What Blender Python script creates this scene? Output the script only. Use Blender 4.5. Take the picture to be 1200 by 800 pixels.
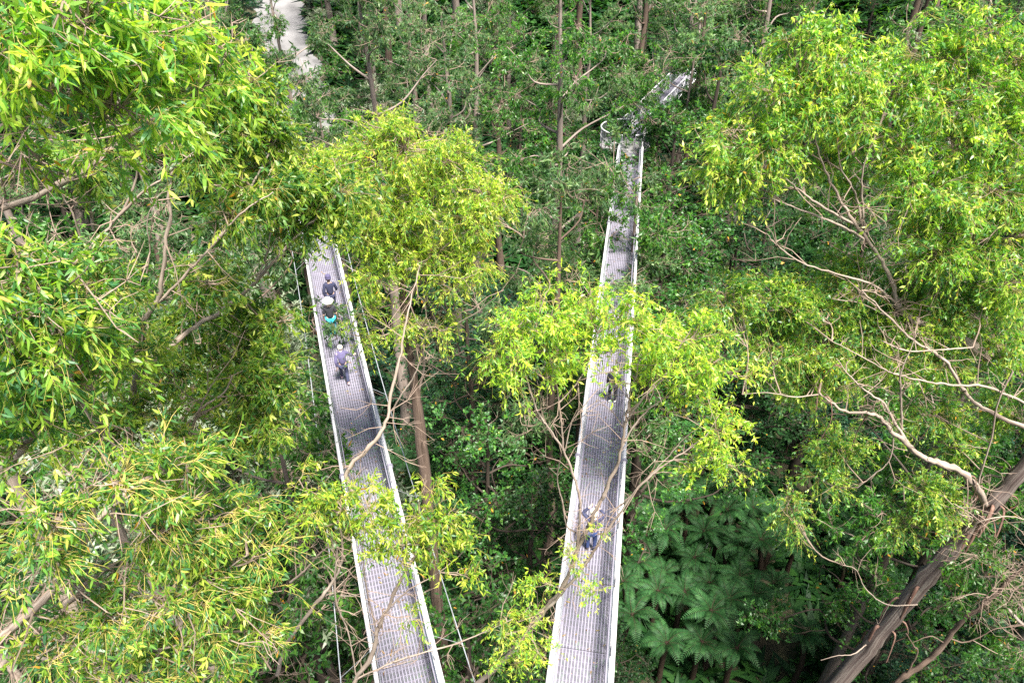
import bpy, bmesh, math, random
import numpy as np
from mathutils import Vector, Matrix

for o in list(bpy.data.objects):
    bpy.data.objects.remove(o)
rng = np.random.default_rng(11)
random.seed(11)
R = math.radians
scene = bpy.context.scene
COL = scene.collection

# ------------------------------------------------------------------ camera, sky, sun, exposure
CAMZ, TH, F = 42.0, 35.0, 860.0          # eye height above the forest floor, downward pitch, focal length in 1200-px pixels
cd = bpy.data.cameras.new('camera')
cam = bpy.data.objects.new('camera', cd)
COL.objects.link(cam)
cam.location = (0, 0, CAMZ)
cam.rotation_euler = (R(90 - TH), 0, 0)
cd.sensor_width = 36.0
cd.lens = F / 1200 * 36
cd.clip_start, cd.clip_end = 0.1, 2000
scene.camera = cam

SUN_EL, SUN_AZ = 66.0, 150.0              # azimuth from +Y towards +X
world = bpy.data.worlds.new('World')
scene.world = world
world.use_nodes = True
wn = world.node_tree
sky = wn.nodes.new('ShaderNodeTexSky')
sky.sky_type = 'NISHITA'
sky.sun_disc = False
sky.sun_elevation = R(SUN_EL)
sky.sun_rotation = R(SUN_AZ)
sky.dust_density = 3.0
wn.links.new(sky.outputs[0], wn.nodes['Background'].inputs[0])
wn.nodes['Background'].inputs[1].default_value = 0.05
ld = bpy.data.lights.new('sun', 'SUN')
ld.energy = 4.9
ld.angle = R(12)
ld.color = (1.0, 0.95, 0.86)
sun = bpy.data.objects.new('sun', ld)
COL.objects.link(sun)
sd = Vector((math.cos(R(SUN_EL)) * math.sin(R(SUN_AZ)), math.cos(R(SUN_EL)) * math.cos(R(SUN_AZ)), math.sin(R(SUN_EL))))
sun.rotation_euler = sd.to_track_quat('Z', 'Y').to_euler()
vs = scene.view_settings
vs.view_transform = 'Standard'
vs.look = 'None'
vs.exposure = 2.05
vs.gamma = 1.0
cy = scene.cycles
cy.max_bounces = 8
cy.diffuse_bounces = 4
cy.glossy_bounces = 2
cy.transmission_bounces = 4
cy.transparent_max_bounces = 8
cy.use_denoising = False

# ------------------------------------------------------------------ points in the place from measured directions
S_, C_ = math.sin(R(TH)), math.cos(R(TH))
def ray(x, y):
    u, v = (x - 600) / F, (y - 400) / F
    return np.array([u, C_ - v * S_, -(S_ + v * C_)])
EYE = np.array([0, 0, CAMZ])
def P(x, y, Y):                       # the point at distance Y ahead of the tower
    d = ray(x, y)
    return EYE + d * (Y / d[1])
def G(x, y, h):                       # the point at height h
    d = ray(x, y)
    return EYE + d * ((h - CAMZ) / d[2])
def depth(p):
    p = np.asarray(p, float)
    return p[..., 1] * C_ + (CAMZ - p[..., 2]) * S_
def proj(p):
    p = np.asarray(p, float)
    z = depth(p)
    v = -((p[..., 2] - CAMZ) * C_ + p[..., 1] * S_) / z * F + 400
    return p[..., 0] / z * F + 600, v, z
def terrain(x, y):
    x, y = np.asarray(x, float), np.asarray(y, float)
    t = np.maximum(y - 46, 0)
    h = 0.30 * t * t / (t + 14)
    return h + 0.5 * np.sin(x * .17 + 1) * np.cos(y * .13) + 0.9 * np.sin(x * .043 + y * .031)

# ------------------------------------------------------------------ tagging
def tag(o, label=None, cat=None, group=None, kind=None):
    if label: o['label'] = label
    if cat: o['category'] = cat
    if group: o['group'] = group
    if kind: o['kind'] = kind
    return o
def empty(name, loc=(0, 0, 0), label=None, cat=None, group=None, rz=0.0):
    o = bpy.data.objects.new(name, None)
    o.empty_display_size = .3
    COL.objects.link(o)
    o.location = loc
    o.rotation_euler = (0, 0, rz)
    return tag(o, label, cat, group)
KIDS = {}
def link(name, me, parent=None, loc=None):
    o = bpy.data.objects.new(name, me)
    COL.objects.link(o)
    if parent is not None:
        o.parent = parent
        KIDS.setdefault(parent.name, []).append(o)
    if loc is not None: o.location = loc
    return o
def copy_tree(src, parent=None):
    c = src.copy()
    COL.objects.link(c)
    if parent is not None:
        c.parent = parent
        KIDS.setdefault(parent.name, []).append(c)
    for k in KIDS.get(src.name, []):
        copy_tree(k, c)
    return c

# ------------------------------------------------------------------ mesh building from arrays
class MB:
    def __init__(s):
        s.v, s.f, s.m, s.n = [], [], [], 0
        s.tone, s.bark = [], []
    def add(s, v, faces, mat=0, tone=None, bark=None):
        v = np.asarray(v, float).reshape(-1, 3)
        s.v.append(v)
        s.tone.append(np.zeros(len(v)) if tone is None else np.broadcast_to(np.asarray(tone, float), (len(v),)))
        s.bark.append(v * np.array([1, 1, 1.]) if bark is None else bark)
        for f in (faces if isinstance(faces, list) and isinstance(faces[0], np.ndarray) else [faces]):
            f = np.asarray(f, np.int64)
            s.f.append(f + s.n)
            s.m.append(np.full(len(f), mat, np.int32))
        s.n += len(v)
    def mesh(s, name, mats, smooth=False, origin=None):
        me = bpy.data.meshes.new(name)
        if not s.v: return me
        V = np.concatenate(s.v)
        if origin is not None: V = V - np.asarray(origin)
        me.vertices.add(len(V))
        me.vertices.foreach_set('co', V.astype(np.float32).ravel())
        loops = np.concatenate([f.ravel() for f in s.f])
        tot = np.concatenate([np.full(len(f), f.shape[1], np.int32) for f in s.f])
        st = np.concatenate([[0], np.cumsum(tot)[:-1]])
        me.loops.add(len(loops))
        me.loops.foreach_set('vertex_index', loops.astype(np.int32))
        me.polygons.add(len(tot))
        me.polygons.foreach_set('loop_start', st.astype(np.int32))
        for m in mats: me.materials.append(m)
        me.polygons.foreach_set('material_index', np.concatenate(s.m))
        me.polygons.foreach_set('use_smooth', np.full(len(tot), bool(smooth)))
        me.update(calc_edges=True)
        a = me.attributes.new('tone', 'FLOAT', 'POINT')
        a.data.foreach_set('value', np.concatenate(s.tone).astype(np.float32))
        a = me.attributes.new('bark', 'FLOAT_VECTOR', 'POINT')
        a.data.foreach_set('vector', np.concatenate(s.bark).astype(np.float32).ravel())
        return me

def norm(a):
    return a / np.maximum(np.linalg.norm(a, axis=-1, keepdims=True), 1e-9)
def tubes(mb, pts, rad, sides=4, mat=0, tone=None, cap=False, rough=0.0):
    """pts (N,K,3), rad (N,K): N tubes of K rings each."""
    pts = np.asarray(pts, float); rad = np.asarray(rad, float)
    N, K, _ = pts.shape
    t = np.empty_like(pts)
    t[:, 1:-1] = pts[:, 2:] - pts[:, :-2]
    t[:, 0] = pts[:, 1] - pts[:, 0]
    t[:, -1] = pts[:, -1] - pts[:, -2]
    t = norm(t)
    axis = norm(pts[:, -1] - pts[:, 0] + 1e-9)
    ref = np.where(np.abs(axis[:, 2:3]) > .8, np.array([[1., .2, 0]]), np.array([[0.1, .15, 1.]]))
    ref = norm(ref - axis * (ref * axis).sum(-1, keepdims=True))
    n1 = norm(np.cross(t, np.broadcast_to(ref[:, None], t.shape)))
    n2 = np.cross(t, n1)
    a = np.arange(sides) / sides * 2 * math.pi
    rr = rad[:, :, None] * np.ones(sides)
    if rough:
        for k in range(3):
            q = rng.integers(2, 6); ph = rng.uniform(0, 6.28, (N, 1)); fr = rng.uniform(.2, .7)
            rr = rr * (1 + rough * np.sin(q * a[None, None] + ph[..., None] + fr * np.arange(K)[None, :, None]))
    ca, sa = np.cos(a), np.sin(a)
    V = pts[:, :, None] + rr[..., None] * (ca[None, None, :, None] * n1[:, :, None] + sa[None, None, :, None] * n2[:, :, None])
    seg = np.linalg.norm(np.diff(pts, axis=1), axis=-1)
    ln = np.concatenate([np.zeros((N, 1)), np.cumsum(seg, 1)], 1)
    off = rng.uniform(0, 50, (N, 1, 1))
    rb = rad.max(1)[:, None, None]
    bark = np.stack([np.broadcast_to(ca[None, None] * rb, rr.shape) + off, np.broadcast_to(sa[None, None] * rb, rr.shape), np.broadcast_to(ln[:, :, None], rr.shape)], -1)
    idx = np.arange(N * K * sides).reshape(N, K, sides)
    i0 = idx[:, :-1]; i1 = idx[:, 1:]
    q = np.stack([i0, np.roll(i0, -1, 2), np.roll(i1, -1, 2), i1], -1).reshape(-1, 4)
    fs = [q]
    if cap and sides > 2:
        capv = np.concatenate([V[:, -1], V[:, 0, ::-1]]).reshape(-1, 3)
    tn = None
    if tone is not None:
        tn = np.broadcast_to(np.asarray(tone, float).reshape(N, 1, 1), rr.shape).ravel()
    mb.add(V.reshape(-1, 3), fs, mat, tn, bark.reshape(-1, 3))
    if cap and sides > 2:
        mb.add(capv, [np.arange(len(capv)).reshape(-1, sides)], mat, None, np.concatenate([bark[:, -1], bark[:, 0, ::-1]]).reshape(-1, 3))
def spline(pts, sub=5):
    p = np.asarray(pts, float)
    if len(p) < 3: 
        t = np.linspace(0, 1, sub + 1)[:, None]
        return p[0] * (1 - t) + p[-1] * t
    q = np.vstack([2 * p[0] - p[1], p, 2 * p[-1] - p[-2]])
    out = []
    for i in range(len(p) - 1):
        a, b, c, d = q[i:i + 4]
        for t in np.arange(sub) / sub:
            out.append(.5 * (2 * b + (c - a) * t + (2 * a - 5 * b + 4 * c - d) * t * t + (3 * b - a - 3 * c + d) * t ** 3))
    out.append(p[-1])
    return np.array(out)
def box(mb, lo, hi, mat=0):
    x0, y0, z0 = lo; x1, y1, z1 = hi
    v = [(x0, y0, z0), (x1, y0, z0), (x1, y1, z0), (x0, y1, z0), (x0, y0, z1), (x1, y0, z1), (x1, y1, z1), (x0, y1, z1)]
    mb.add(v, [(0, 3, 2, 1), (4, 5, 6, 7), (0, 1, 5, 4), (1, 2, 6, 5), (2, 3, 7, 6), (3, 0, 4, 7)], mat)
def bar(mb, a, b, r, sides=8, mat=0):
    tubes(mb, np.array([[a, b]], float), np.full((1, 2), r), sides, mat, cap=True)

# ------------------------------------------------------------------ materials
def new_mat(name):
    m = bpy.data.materials.new(name)
    m.use_nodes = True
    nt = m.node_tree
    return m, nt, nt.nodes['Principled BSDF'], nt.nodes['Material Output']
def ramp(nt, stops):
    r = nt.nodes.new('ShaderNodeValToRGB')
    e = r.color_ramp.elements
    e[0].position, e[0].color = stops[0][0], (*stops[0][1], 1)
    e[1].position, e[1].color = stops[-1][0], (*stops[-1][1], 1)
    for p, c in stops[1:-1]:
        k = e.new(p); k.color = (*c, 1)
    return r
def leaf_mat(name, stops, trans=.5, rough=.42, tint=(1.2, 1.32, .42), spec=.5):
    m, nt, bs, out = new_mat(name)
    at = nt.nodes.new('ShaderNodeAttribute'); at.attribute_name = 'tone'
    rp = ramp(nt, [(p * .95, c) for p, c in stops] + [(1.0, (.48, .24, .03))])
    nt.links.new(at.outputs['Fac'], rp.inputs[0])
    oi = nt.nodes.new('ShaderNodeObjectInfo')
    hv = nt.nodes.new('ShaderNodeHueSaturation')
    mr = nt.nodes.new('ShaderNodeMapRange'); mr.inputs['To Min'].default_value = .75; mr.inputs['To Max'].default_value = 1.25
    nt.links.new(oi.outputs['Random'], mr.inputs['Value'])
    nt.links.new(mr.outputs[0], hv.inputs['Value'])
    nt.links.new(rp.outputs[0], hv.inputs['Color'])
    nt.links.new(hv.outputs[0], bs.inputs['Base Color'])
    bs.inputs['Roughness'].default_value = rough
    bs.inputs['Specular IOR Level'].default_value = spec
    tr = nt.nodes.new('ShaderNodeBsdfTranslucent')
    mx = nt.nodes.new('ShaderNodeMix'); mx.data_type = 'RGBA'; mx.blend_type = 'MULTIPLY'
    mx.inputs['Factor'].default_value = 1
    nt.links.new(hv.outputs[0], mx.inputs['A'])
    mx.inputs['B'].default_value = (*[t * 1.5 for t in tint], 1)
    nt.links.new(mx.outputs['Result'], tr.inputs['Color'])
    ms = nt.nodes.new('ShaderNodeMixShader'); ms.inputs[0].default_value = trans
    nt.links.new(bs.outputs[0], ms.inputs[1]); nt.links.new(tr.outputs[0], ms.inputs[2])
    nt.links.new(ms.outputs[0], out.inputs['Surface'])
    return m
def bark_mat(name, stops, scale=6.0, stretch=.12, bump=.5, rough=.85):
    m, nt, bs, out = new_mat(name)
    at = nt.nodes.new('ShaderNodeAttribute'); at.attribute_name = 'bark'
    mp = nt.nodes.new('ShaderNodeMapping'); mp.inputs['Scale'].default_value = (scale, scale, scale * stretch)
    nt.links.new(at.outputs['Vector'], mp.inputs['Vector'])
    nz = nt.nodes.new('ShaderNodeTexNoise'); nz.inputs['Scale'].default_value = 1.6; nz.inputs['Detail'].default_value = 6; nz.inputs['Roughness'].default_value = .65
    nt.links.new(mp.outputs[0], nz.inputs['Vector'])
    rp = ramp(nt, stops)
    nt.links.new(nz.outputs['Fac'], rp.inputs[0])
    nt.links.new(rp.outputs[0], bs.inputs['Base Color'])
    bs.inputs['Roughness'].default_value = rough
    bs.inputs['Specular IOR Level'].default_value = .2
    bp = nt.nodes.new('ShaderNodeBump'); bp.inputs['Strength'].default_value = bump; bp.inputs['Distance'].default_value = .03
    nt.links.new(nz.outputs['Fac'], bp.inputs['Height'])
    nt.links.new(bp.outputs[0], bs.inputs['Normal'])
    return m
def plain(name, col, rough=.6, metal=0.0, noise=.12, scale=9.0):
    m, nt, bs, out = new_mat(name)
    tc = nt.nodes.new('ShaderNodeTexCoord')
    nz = nt.nodes.new('ShaderNodeTexNoise'); nz.inputs['Scale'].default_value = scale; nz.inputs['Detail'].default_value = 4
    nt.links.new(tc.outputs['Object'], nz.inputs['Vector'])
    rp = ramp(nt, [(.3, tuple(c * (1 - noise) for c in col)), (.7, tuple(min(1, c * (1 + noise)) for c in col))])
    nt.links.new(nz.outputs['Fac'], rp.inputs[0])
    nt.links.new(rp.outputs[0], bs.inputs['Base Color'])
    bs.inputs['Roughness'].default_value = rough
    bs.inputs['Metallic'].default_value = metal
    return m
M = {}
M['leaf_gold'] = leaf_mat('leaf_gold', [(0, (.065, .17, .055)), (.3, (.16, .30, .03)), (.7, (.36, .45, .035)), (1, (.58, .58, .13))])
M['leaf_lime'] = leaf_mat('leaf_lime', [(0, (.045, .145, .06)), (.35, (.11, .25, .04)), (.75, (.27, .39, .035)), (1, (.50, .53, .11))])
M['leaf_green'] = leaf_mat('leaf_green', [(0, (.026, .095, .024)), (.5, (.052, .16, .022)), (1, (.13, .25, .03))])
M['leaf_grey'] = leaf_mat('leaf_grey', [(0, (.055, .12, .055)), (.5, (.095, .18, .07)), (1, (.18, .275, .09))], tint=(1.1, 1.2, .6), spec=.3)
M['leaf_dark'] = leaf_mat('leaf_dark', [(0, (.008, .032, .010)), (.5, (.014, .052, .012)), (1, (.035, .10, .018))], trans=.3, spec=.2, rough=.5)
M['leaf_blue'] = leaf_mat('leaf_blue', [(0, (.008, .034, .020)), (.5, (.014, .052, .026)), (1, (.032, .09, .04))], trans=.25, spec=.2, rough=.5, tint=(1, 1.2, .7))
M['leaf_sage'] = leaf_mat('leaf_sage', [(0, (.13, .17, .11)), (.5, (.20, .25, .16)), (1, (.31, .35, .23))], trans=.3, tint=(1, 1.1, .8))
M['fern'] = leaf_mat('fern', spec=.22, rough=.6, stops= [(0, (.012, .048, .018)), (.5, (.022, .075, .022)), (1, (.05, .13, .036))], trans=.3)
M['twig_dark'] = bark_mat('twig_dark', [(.3, (.03, .022, .016)), (.7, (.08, .06, .045))], 20, .1, .1)
M['twig_green'] = bark_mat('twig_green', [(.3, (.14, .13, .04)), (.7, (.30, .26, .07))], 20, .1, .1)
M['twig'] = bark_mat('twig', [(.3, (.12, .085, .065)), (.7, (.25, .19, .155))], 20, .1, .1)
M['twig_young'] = bark_mat('twig_young', [(.3, (.22, .18, .045)), (.7, (.38, .31, .09))], 20, .1, .1)
M['bark_pale'] = bark_mat('bark_pale', [(.25, (.10, .07, .055)), (.45, (.21, .165, .135)), (.75, (.33, .285, .24))], 9, .12, .4)
M['bark_grey'] = bark_mat('bark_grey', [(.25, (.06, .045, .038)), (.5, (.125, .098, .083)), (.75, (.21, .18, .155))], 7, .10, .6)
M['bark_brown'] = bark_mat('bark_brown', [(.25, (.045, .032, .025)), (.5, (.105, .073, .056)), (.75, (.19, .145, .118))], 8, .07, .8)
M['bark_far'] = bark_mat('bark_far', [(.25, (.10, .075, .065)), (.5, (.20, .16, .14)), (.75, (.31, .27, .24))], 7, .10, .6)
M['bark_dark'] = bark_mat('bark_dark', [(.25, (.02, .016, .014)), (.55, (.05, .038, .03)), (.8, (.10, .08, .065))], 8, .08, .8)
M['bark_peel'] = bark_mat('bark_peel', [(.25, (.03, .022, .02)), (.42, (.075, .055, .05)), (.54, (.125, .10, .09)), (.68, (.21, .19, .165)), (.8, (.31, .29, .25))], 5, .06, .9)
M['bark_strip'] = bark_mat('bark_strip', [(.3, (.10, .05, .038)), (.7, (.22, .14, .11))], 12, .1, .4)
M['trunk_fern'] = bark_mat('trunk_fern', [(.3, (.015, .01, .007)), (.7, (.06, .04, .026))], 14, .5, 1.0)
M['steel_white'] = plain('steel_white', (.47, .46, .475), .55, .0, .22, 1.6)
M['steel_galv'] = plain('steel_galv', (.215, .203, .255), .5, .25, .2, 1.1)
M['steel_dark'] = plain('steel_dark', (.14, .13, .15), .5, .4, .2, 10)
M['cable'] = plain('cable', (.42, .44, .48), .4, .5, .1, 4)
M['gravel'] = plain('gravel', (.12, .117, .12), .95, 0, .45, .35)
M['ply'] = plain('ply', (.19, .185, .19), .7, 0, .12, 4)
def ground_mat():
    m, nt, bs, out = new_mat('forest_floor')
    tc = nt.nodes.new('ShaderNodeTexCoord')
    nz = nt.nodes.new('ShaderNodeTexNoise'); nz.inputs['Scale'].default_value = .35; nz.inputs['Detail'].default_value = 9
    nt.links.new(tc.outputs['Object'], nz.inputs['Vector'])
    rp = ramp(nt, [(.3, (.018, .013, .009)), (.5, (.035, .035, .014)), (.7, (.06, .05, .03))])
    nt.links.new(nz.outputs['Fac'], rp.inputs[0]); nt.links.new(rp.outputs[0], bs.inputs['Base Color'])
    bs.inputs['Roughness'].default_value = 1
    n2 = nt.nodes.new('ShaderNodeTexNoise'); n2.inputs['Scale'].default_value = 3; n2.inputs['Detail'].default_value = 8
    nt.links.new(tc.outputs['Object'], n2.inputs['Vector'])
    bp = nt.nodes.new('ShaderNodeBump'); bp.inputs['Distance'].default_value = .2
    nt.links.new(n2.outputs['Fac'], bp.inputs['Height']); nt.links.new(bp.outputs[0], bs.inputs['Normal'])
    return m
M['ground'] = ground_mat()

# ------------------------------------------------------------------ ground and road
def sheet(xs, ys, hf):
    X, Y = np.meshgrid(xs, ys)
    V = np.stack([X, Y, hf(X, Y)], -1).reshape(-1, 3)
    n, m = len(ys), len(xs)
    i = np.arange(n * m).reshape(n, m)
    f = np.stack([i[:-1, :-1], i[:-1, 1:], i[1:, 1:], i[1:, :-1]], -1).reshape(-1, 4)
    return V, f
gx = np.concatenate([np.linspace(-900, -130, 14)[:-1], np.linspace(-130, 130, 105), np.linspace(130, 900, 14)[1:]])
gy = np.concatenate([np.linspace(-700, -30, 12)[:-1], np.linspace(-30, 170, 81), np.linspace(170, 900, 16)[1:]])
mb = MB(); V, f = sheet(gx, gy, terrain); mb.add(V, f)
tag(link('forest_floor', mb.mesh('forest_floor', [M['ground']], True)), 'dark leaf-littered forest floor below the walkways', None, None, 'structure')
def ground_hit(px, py):
    d = ray(px, py); t = 5.0
    while t < 600 and (EYE + d * t)[2] > terrain(*(EYE + d * t)[:2]): t += .25
    return (EYE + d * t)[:2]
RC = spline([ground_hit(365, 165), ground_hit(352, 120), ground_hit(340, 70), ground_hit(330, 30), ground_hit(322, -5), ground_hit(318, -30)], 12)
mb = MB()
rv = []
for i, c in enumerate(RC):
    t = RC[min(i + 1, len(RC) - 1)] - RC[max(i - 1, 0)]; t = t / np.linalg.norm(t); nrm = np.array([t[1], -t[0]])
    for s in np.linspace(-1, 1, 7):
        q = c + nrm * s * (3.6 + .5 * math.sin(i * .9 + s))
        rv.append((q[0], q[1], float(terrain(*q)) + .06 + .08 * (1 - s * s)))
i = np.arange(len(rv)).reshape(-1, 7)
mb.add(rv, np.stack([i[:-1, :-1], i[:-1, 1:], i[1:, 1:], i[1:, :-1]], -1).reshape(-1, 4))
tag(link('gravel_road', mb.mesh('gravel_road', [M['gravel']], True)), 'pale gravel road climbing the hillside behind the trees', None, None, 'structure')

# ------------------------------------------------------------------ leaves
def leaf_verts(B, D, S, L, W, curl, fal, fine):
    N = np.cross(D, S)
    def pt(t, s):
        return B + L[:, None] * (t * D + (fal * t * t)[:, None] * S + (curl * t * t)[:, None] * N) + (s * W)[:, None] * S
    if fine:
        return np.stack([pt(0, 0 * W), pt(.27, 0 * W - .46), pt(.27, 0 * W + .46), pt(.66, 0 * W - .36), pt(.66, 0 * W + .36), pt(1, 0 * W)], 1)
    return np.stack([pt(0, 0 * W), pt(.42, 0 * W - .5), pt(.42, 0 * W + .5), pt(1, 0 * W)], 1)
def leaf_faces(n, fine):
    if fine:
        b = np.arange(n)[:, None] * 6
        return [np.concatenate([b + [0, 1, 2], b + [3, 5, 4]]), b + [1, 3, 4, 2]]
    b = np.arange(n)[:, None] * 4
    return [np.concatenate([b + [0, 1, 2], b + [1, 3, 2]])]
def rand_dir(n):
    return norm(rng.normal(size=(n, 3)))

def foliage(wood, leaves, clumps, anchors, L=.13, W=.03, per=12, hang=1.0, fine=True, twig_len=.45, mats=(0, 1), flat=1.0,
            sec_r=.016, tone_bias=0.0, leaf_cut=.35, tint=None, up=.35):
    """clumps: rows of (x, y, z, rx, ry, rz, number of leaves). Twigs leave the nearest anchor; leaves are collected in the list LEAVES."""
    anchors = np.asarray(anchors, float)
    for c in clumps:
        C = np.array(c[:3]); RR = np.array(c[3:6]); nl = int(c[6])
        d = np.linalg.norm(anchors - C, axis=1) + .9 * np.maximum(anchors[:, 2] - C[2], 0) 
        A = anchors[d.argmin()]
        nt = max(4, nl // (per * 9))
        # secondary stem
        tgt = C - np.array([0, 0, .25 * RR[2]])
        mid = (A + tgt) / 2 + rng.normal(size=3) * .1 * np.linalg.norm(tgt - A) + np.array([0, 0, -.04 * np.linalg.norm(tgt - A)])
        sec = spline([A, mid, tgt], 4)
        if np.linalg.norm(tgt - A) > .05:
            tubes(wood, sec[None], np.linspace(sec_r, sec_r * .55, len(sec))[None], 5, mats[0])
        # tertiary stems
        u = rand_dir(nt) * (rng.uniform(.2, 1.12, (nt, 1)))
        u[:, 2] = np.where(u[:, 2] < -.35, u[:, 2] * .5, u[:, 2])
        Sc = C + u * RR
        st = sec[rng.integers(len(sec) // 2, len(sec), nt)]
        t4 = np.linspace(0, 1, 5)[None, :, None]
        bow = rng.normal(size=(nt, 1, 3)) * .12 * np.linalg.norm(Sc - st, axis=1)[:, None, None]
        ter = st[:, None] * (1 - t4) + Sc[:, None] * t4 + bow * (4 * t4 * (1 - t4))
        tr = np.linspace(sec_r * .5, sec_r * .22, 5)[None] * np.ones((nt, 1))
        tubes(wood, ter, tr, 4, mats[0])
        # twigs
        ntw = max(nt, nl // per)
        wgt = rng.exponential(1, nt) + .12
        ti = rng.choice(nt, ntw, p=wgt / wgt.sum())
        tk = rng.uniform(.35, 1.0, ntw) * 4
        k0 = np.minimum(tk.astype(int), 3); fr = (tk - k0)[:, None]
        b = ter[ti, k0] * (1 - fr) + ter[ti, k0 + 1] * fr
        out = norm((b - C) / RR ** 2 * RR.mean() + 1e-6)
        dr = norm(out * .8 + rand_dir(ntw) * .75 + np.array([0, 0, up])) * np.array([1, 1, flat])
        ln = twig_len * rng.uniform(.5, 1.25, ntw)[:, None]
        p1 = b + dr * ln * .5
        p2 = b + dr * ln + (np.array([0, 0, -.42 * hang]) + rand_dir(ntw) * .22) * ln
        tw = np.stack([b, p1, p2], 1)
        tubes(wood, tw, np.array([[sec_r * .22, sec_r * .16, sec_r * .09]]) * np.ones((ntw, 1)), 3, mats[1])
        # leaves along the twigs
        n = ntw * per
        wi = np.repeat(np.arange(ntw), per)
        t = leaf_cut + (1 - leaf_cut) * rng.uniform(0, 1, n) ** .8
        tt = t[:, None]
        B = (1 - tt) ** 2 * b[wi] + 2 * tt * (1 - tt) * p1[wi] + tt ** 2 * p2[wi]
        D = norm(.45 * dr[wi] + rand_dir(n) * .62 + np.array([0, 0, -1.0]) * hang * rng.uniform(.15, 1.05, (n, 1)))
        X = rand_dir(n)
        if hang < .5: X = norm(X + np.array([0, 0, 2.0]) * (1 - hang)); S = norm(np.cross(D, X))
        else: S = norm(np.cross(D, X))
        sz = rng.uniform(.55, 1.25, n)
        hgt = ((B - C)[:, 2] / RR[2])
        young = (rng.uniform(0, 1, ntw) ** 2.0)[wi] * .62 + .25 * np.clip(t - .5, 0, .5) * 2
        tone = np.clip(young + rng.normal(0, .16, n) + tone_bias, 0, .95)
        tone[rng.uniform(0, 1, n) < .004] = 1.0
        leaves.append((B, D, S, L * sz, W * sz * rng.uniform(.8, 1.35, n), rng.normal(0, .26, n), rng.normal(0, .22, n), tone))
def join_leaves(leaves):
    return [np.concatenate([l[k] for l in leaves]) for k in range(8)]
def add_leaves(mb, lv, fine, mat=0):
    B, D, S, L, W, cu, fa, tone = lv
    V = leaf_verts(B, D, S, L, W, cu, fa, fine)
    k = V.shape[1]
    mb.add(V.reshape(-1, 3), leaf_faces(len(B), fine), mat, np.repeat(tone, k), V.reshape(-1, 3))

# single-leaf meshes shared by the leaves that can be picked apart
def leaf_variants(matname):
    out = []
    for k in range(8):
        mb = MB()
        one = lambda v: np.array([v], float)
        V = leaf_verts(np.zeros((1, 3)), one((1, 0, 0)), one((0, 1, 0)), one(1.), one(.24), one([.18, -.15, .1, 0, .22, -.1, .05, .14][k]), one([.1, -.18, .2, .05, -.1, .15, -.2, 0][k]), True)
        mb.add(V.reshape(-1, 3), leaf_faces(1, True), 0, (k + .5) / 8)
        out.append(mb.mesh('leaf', [M[matname]]))
    return out
LV = {}
DENS = 1.9
KD = 2.2

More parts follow.
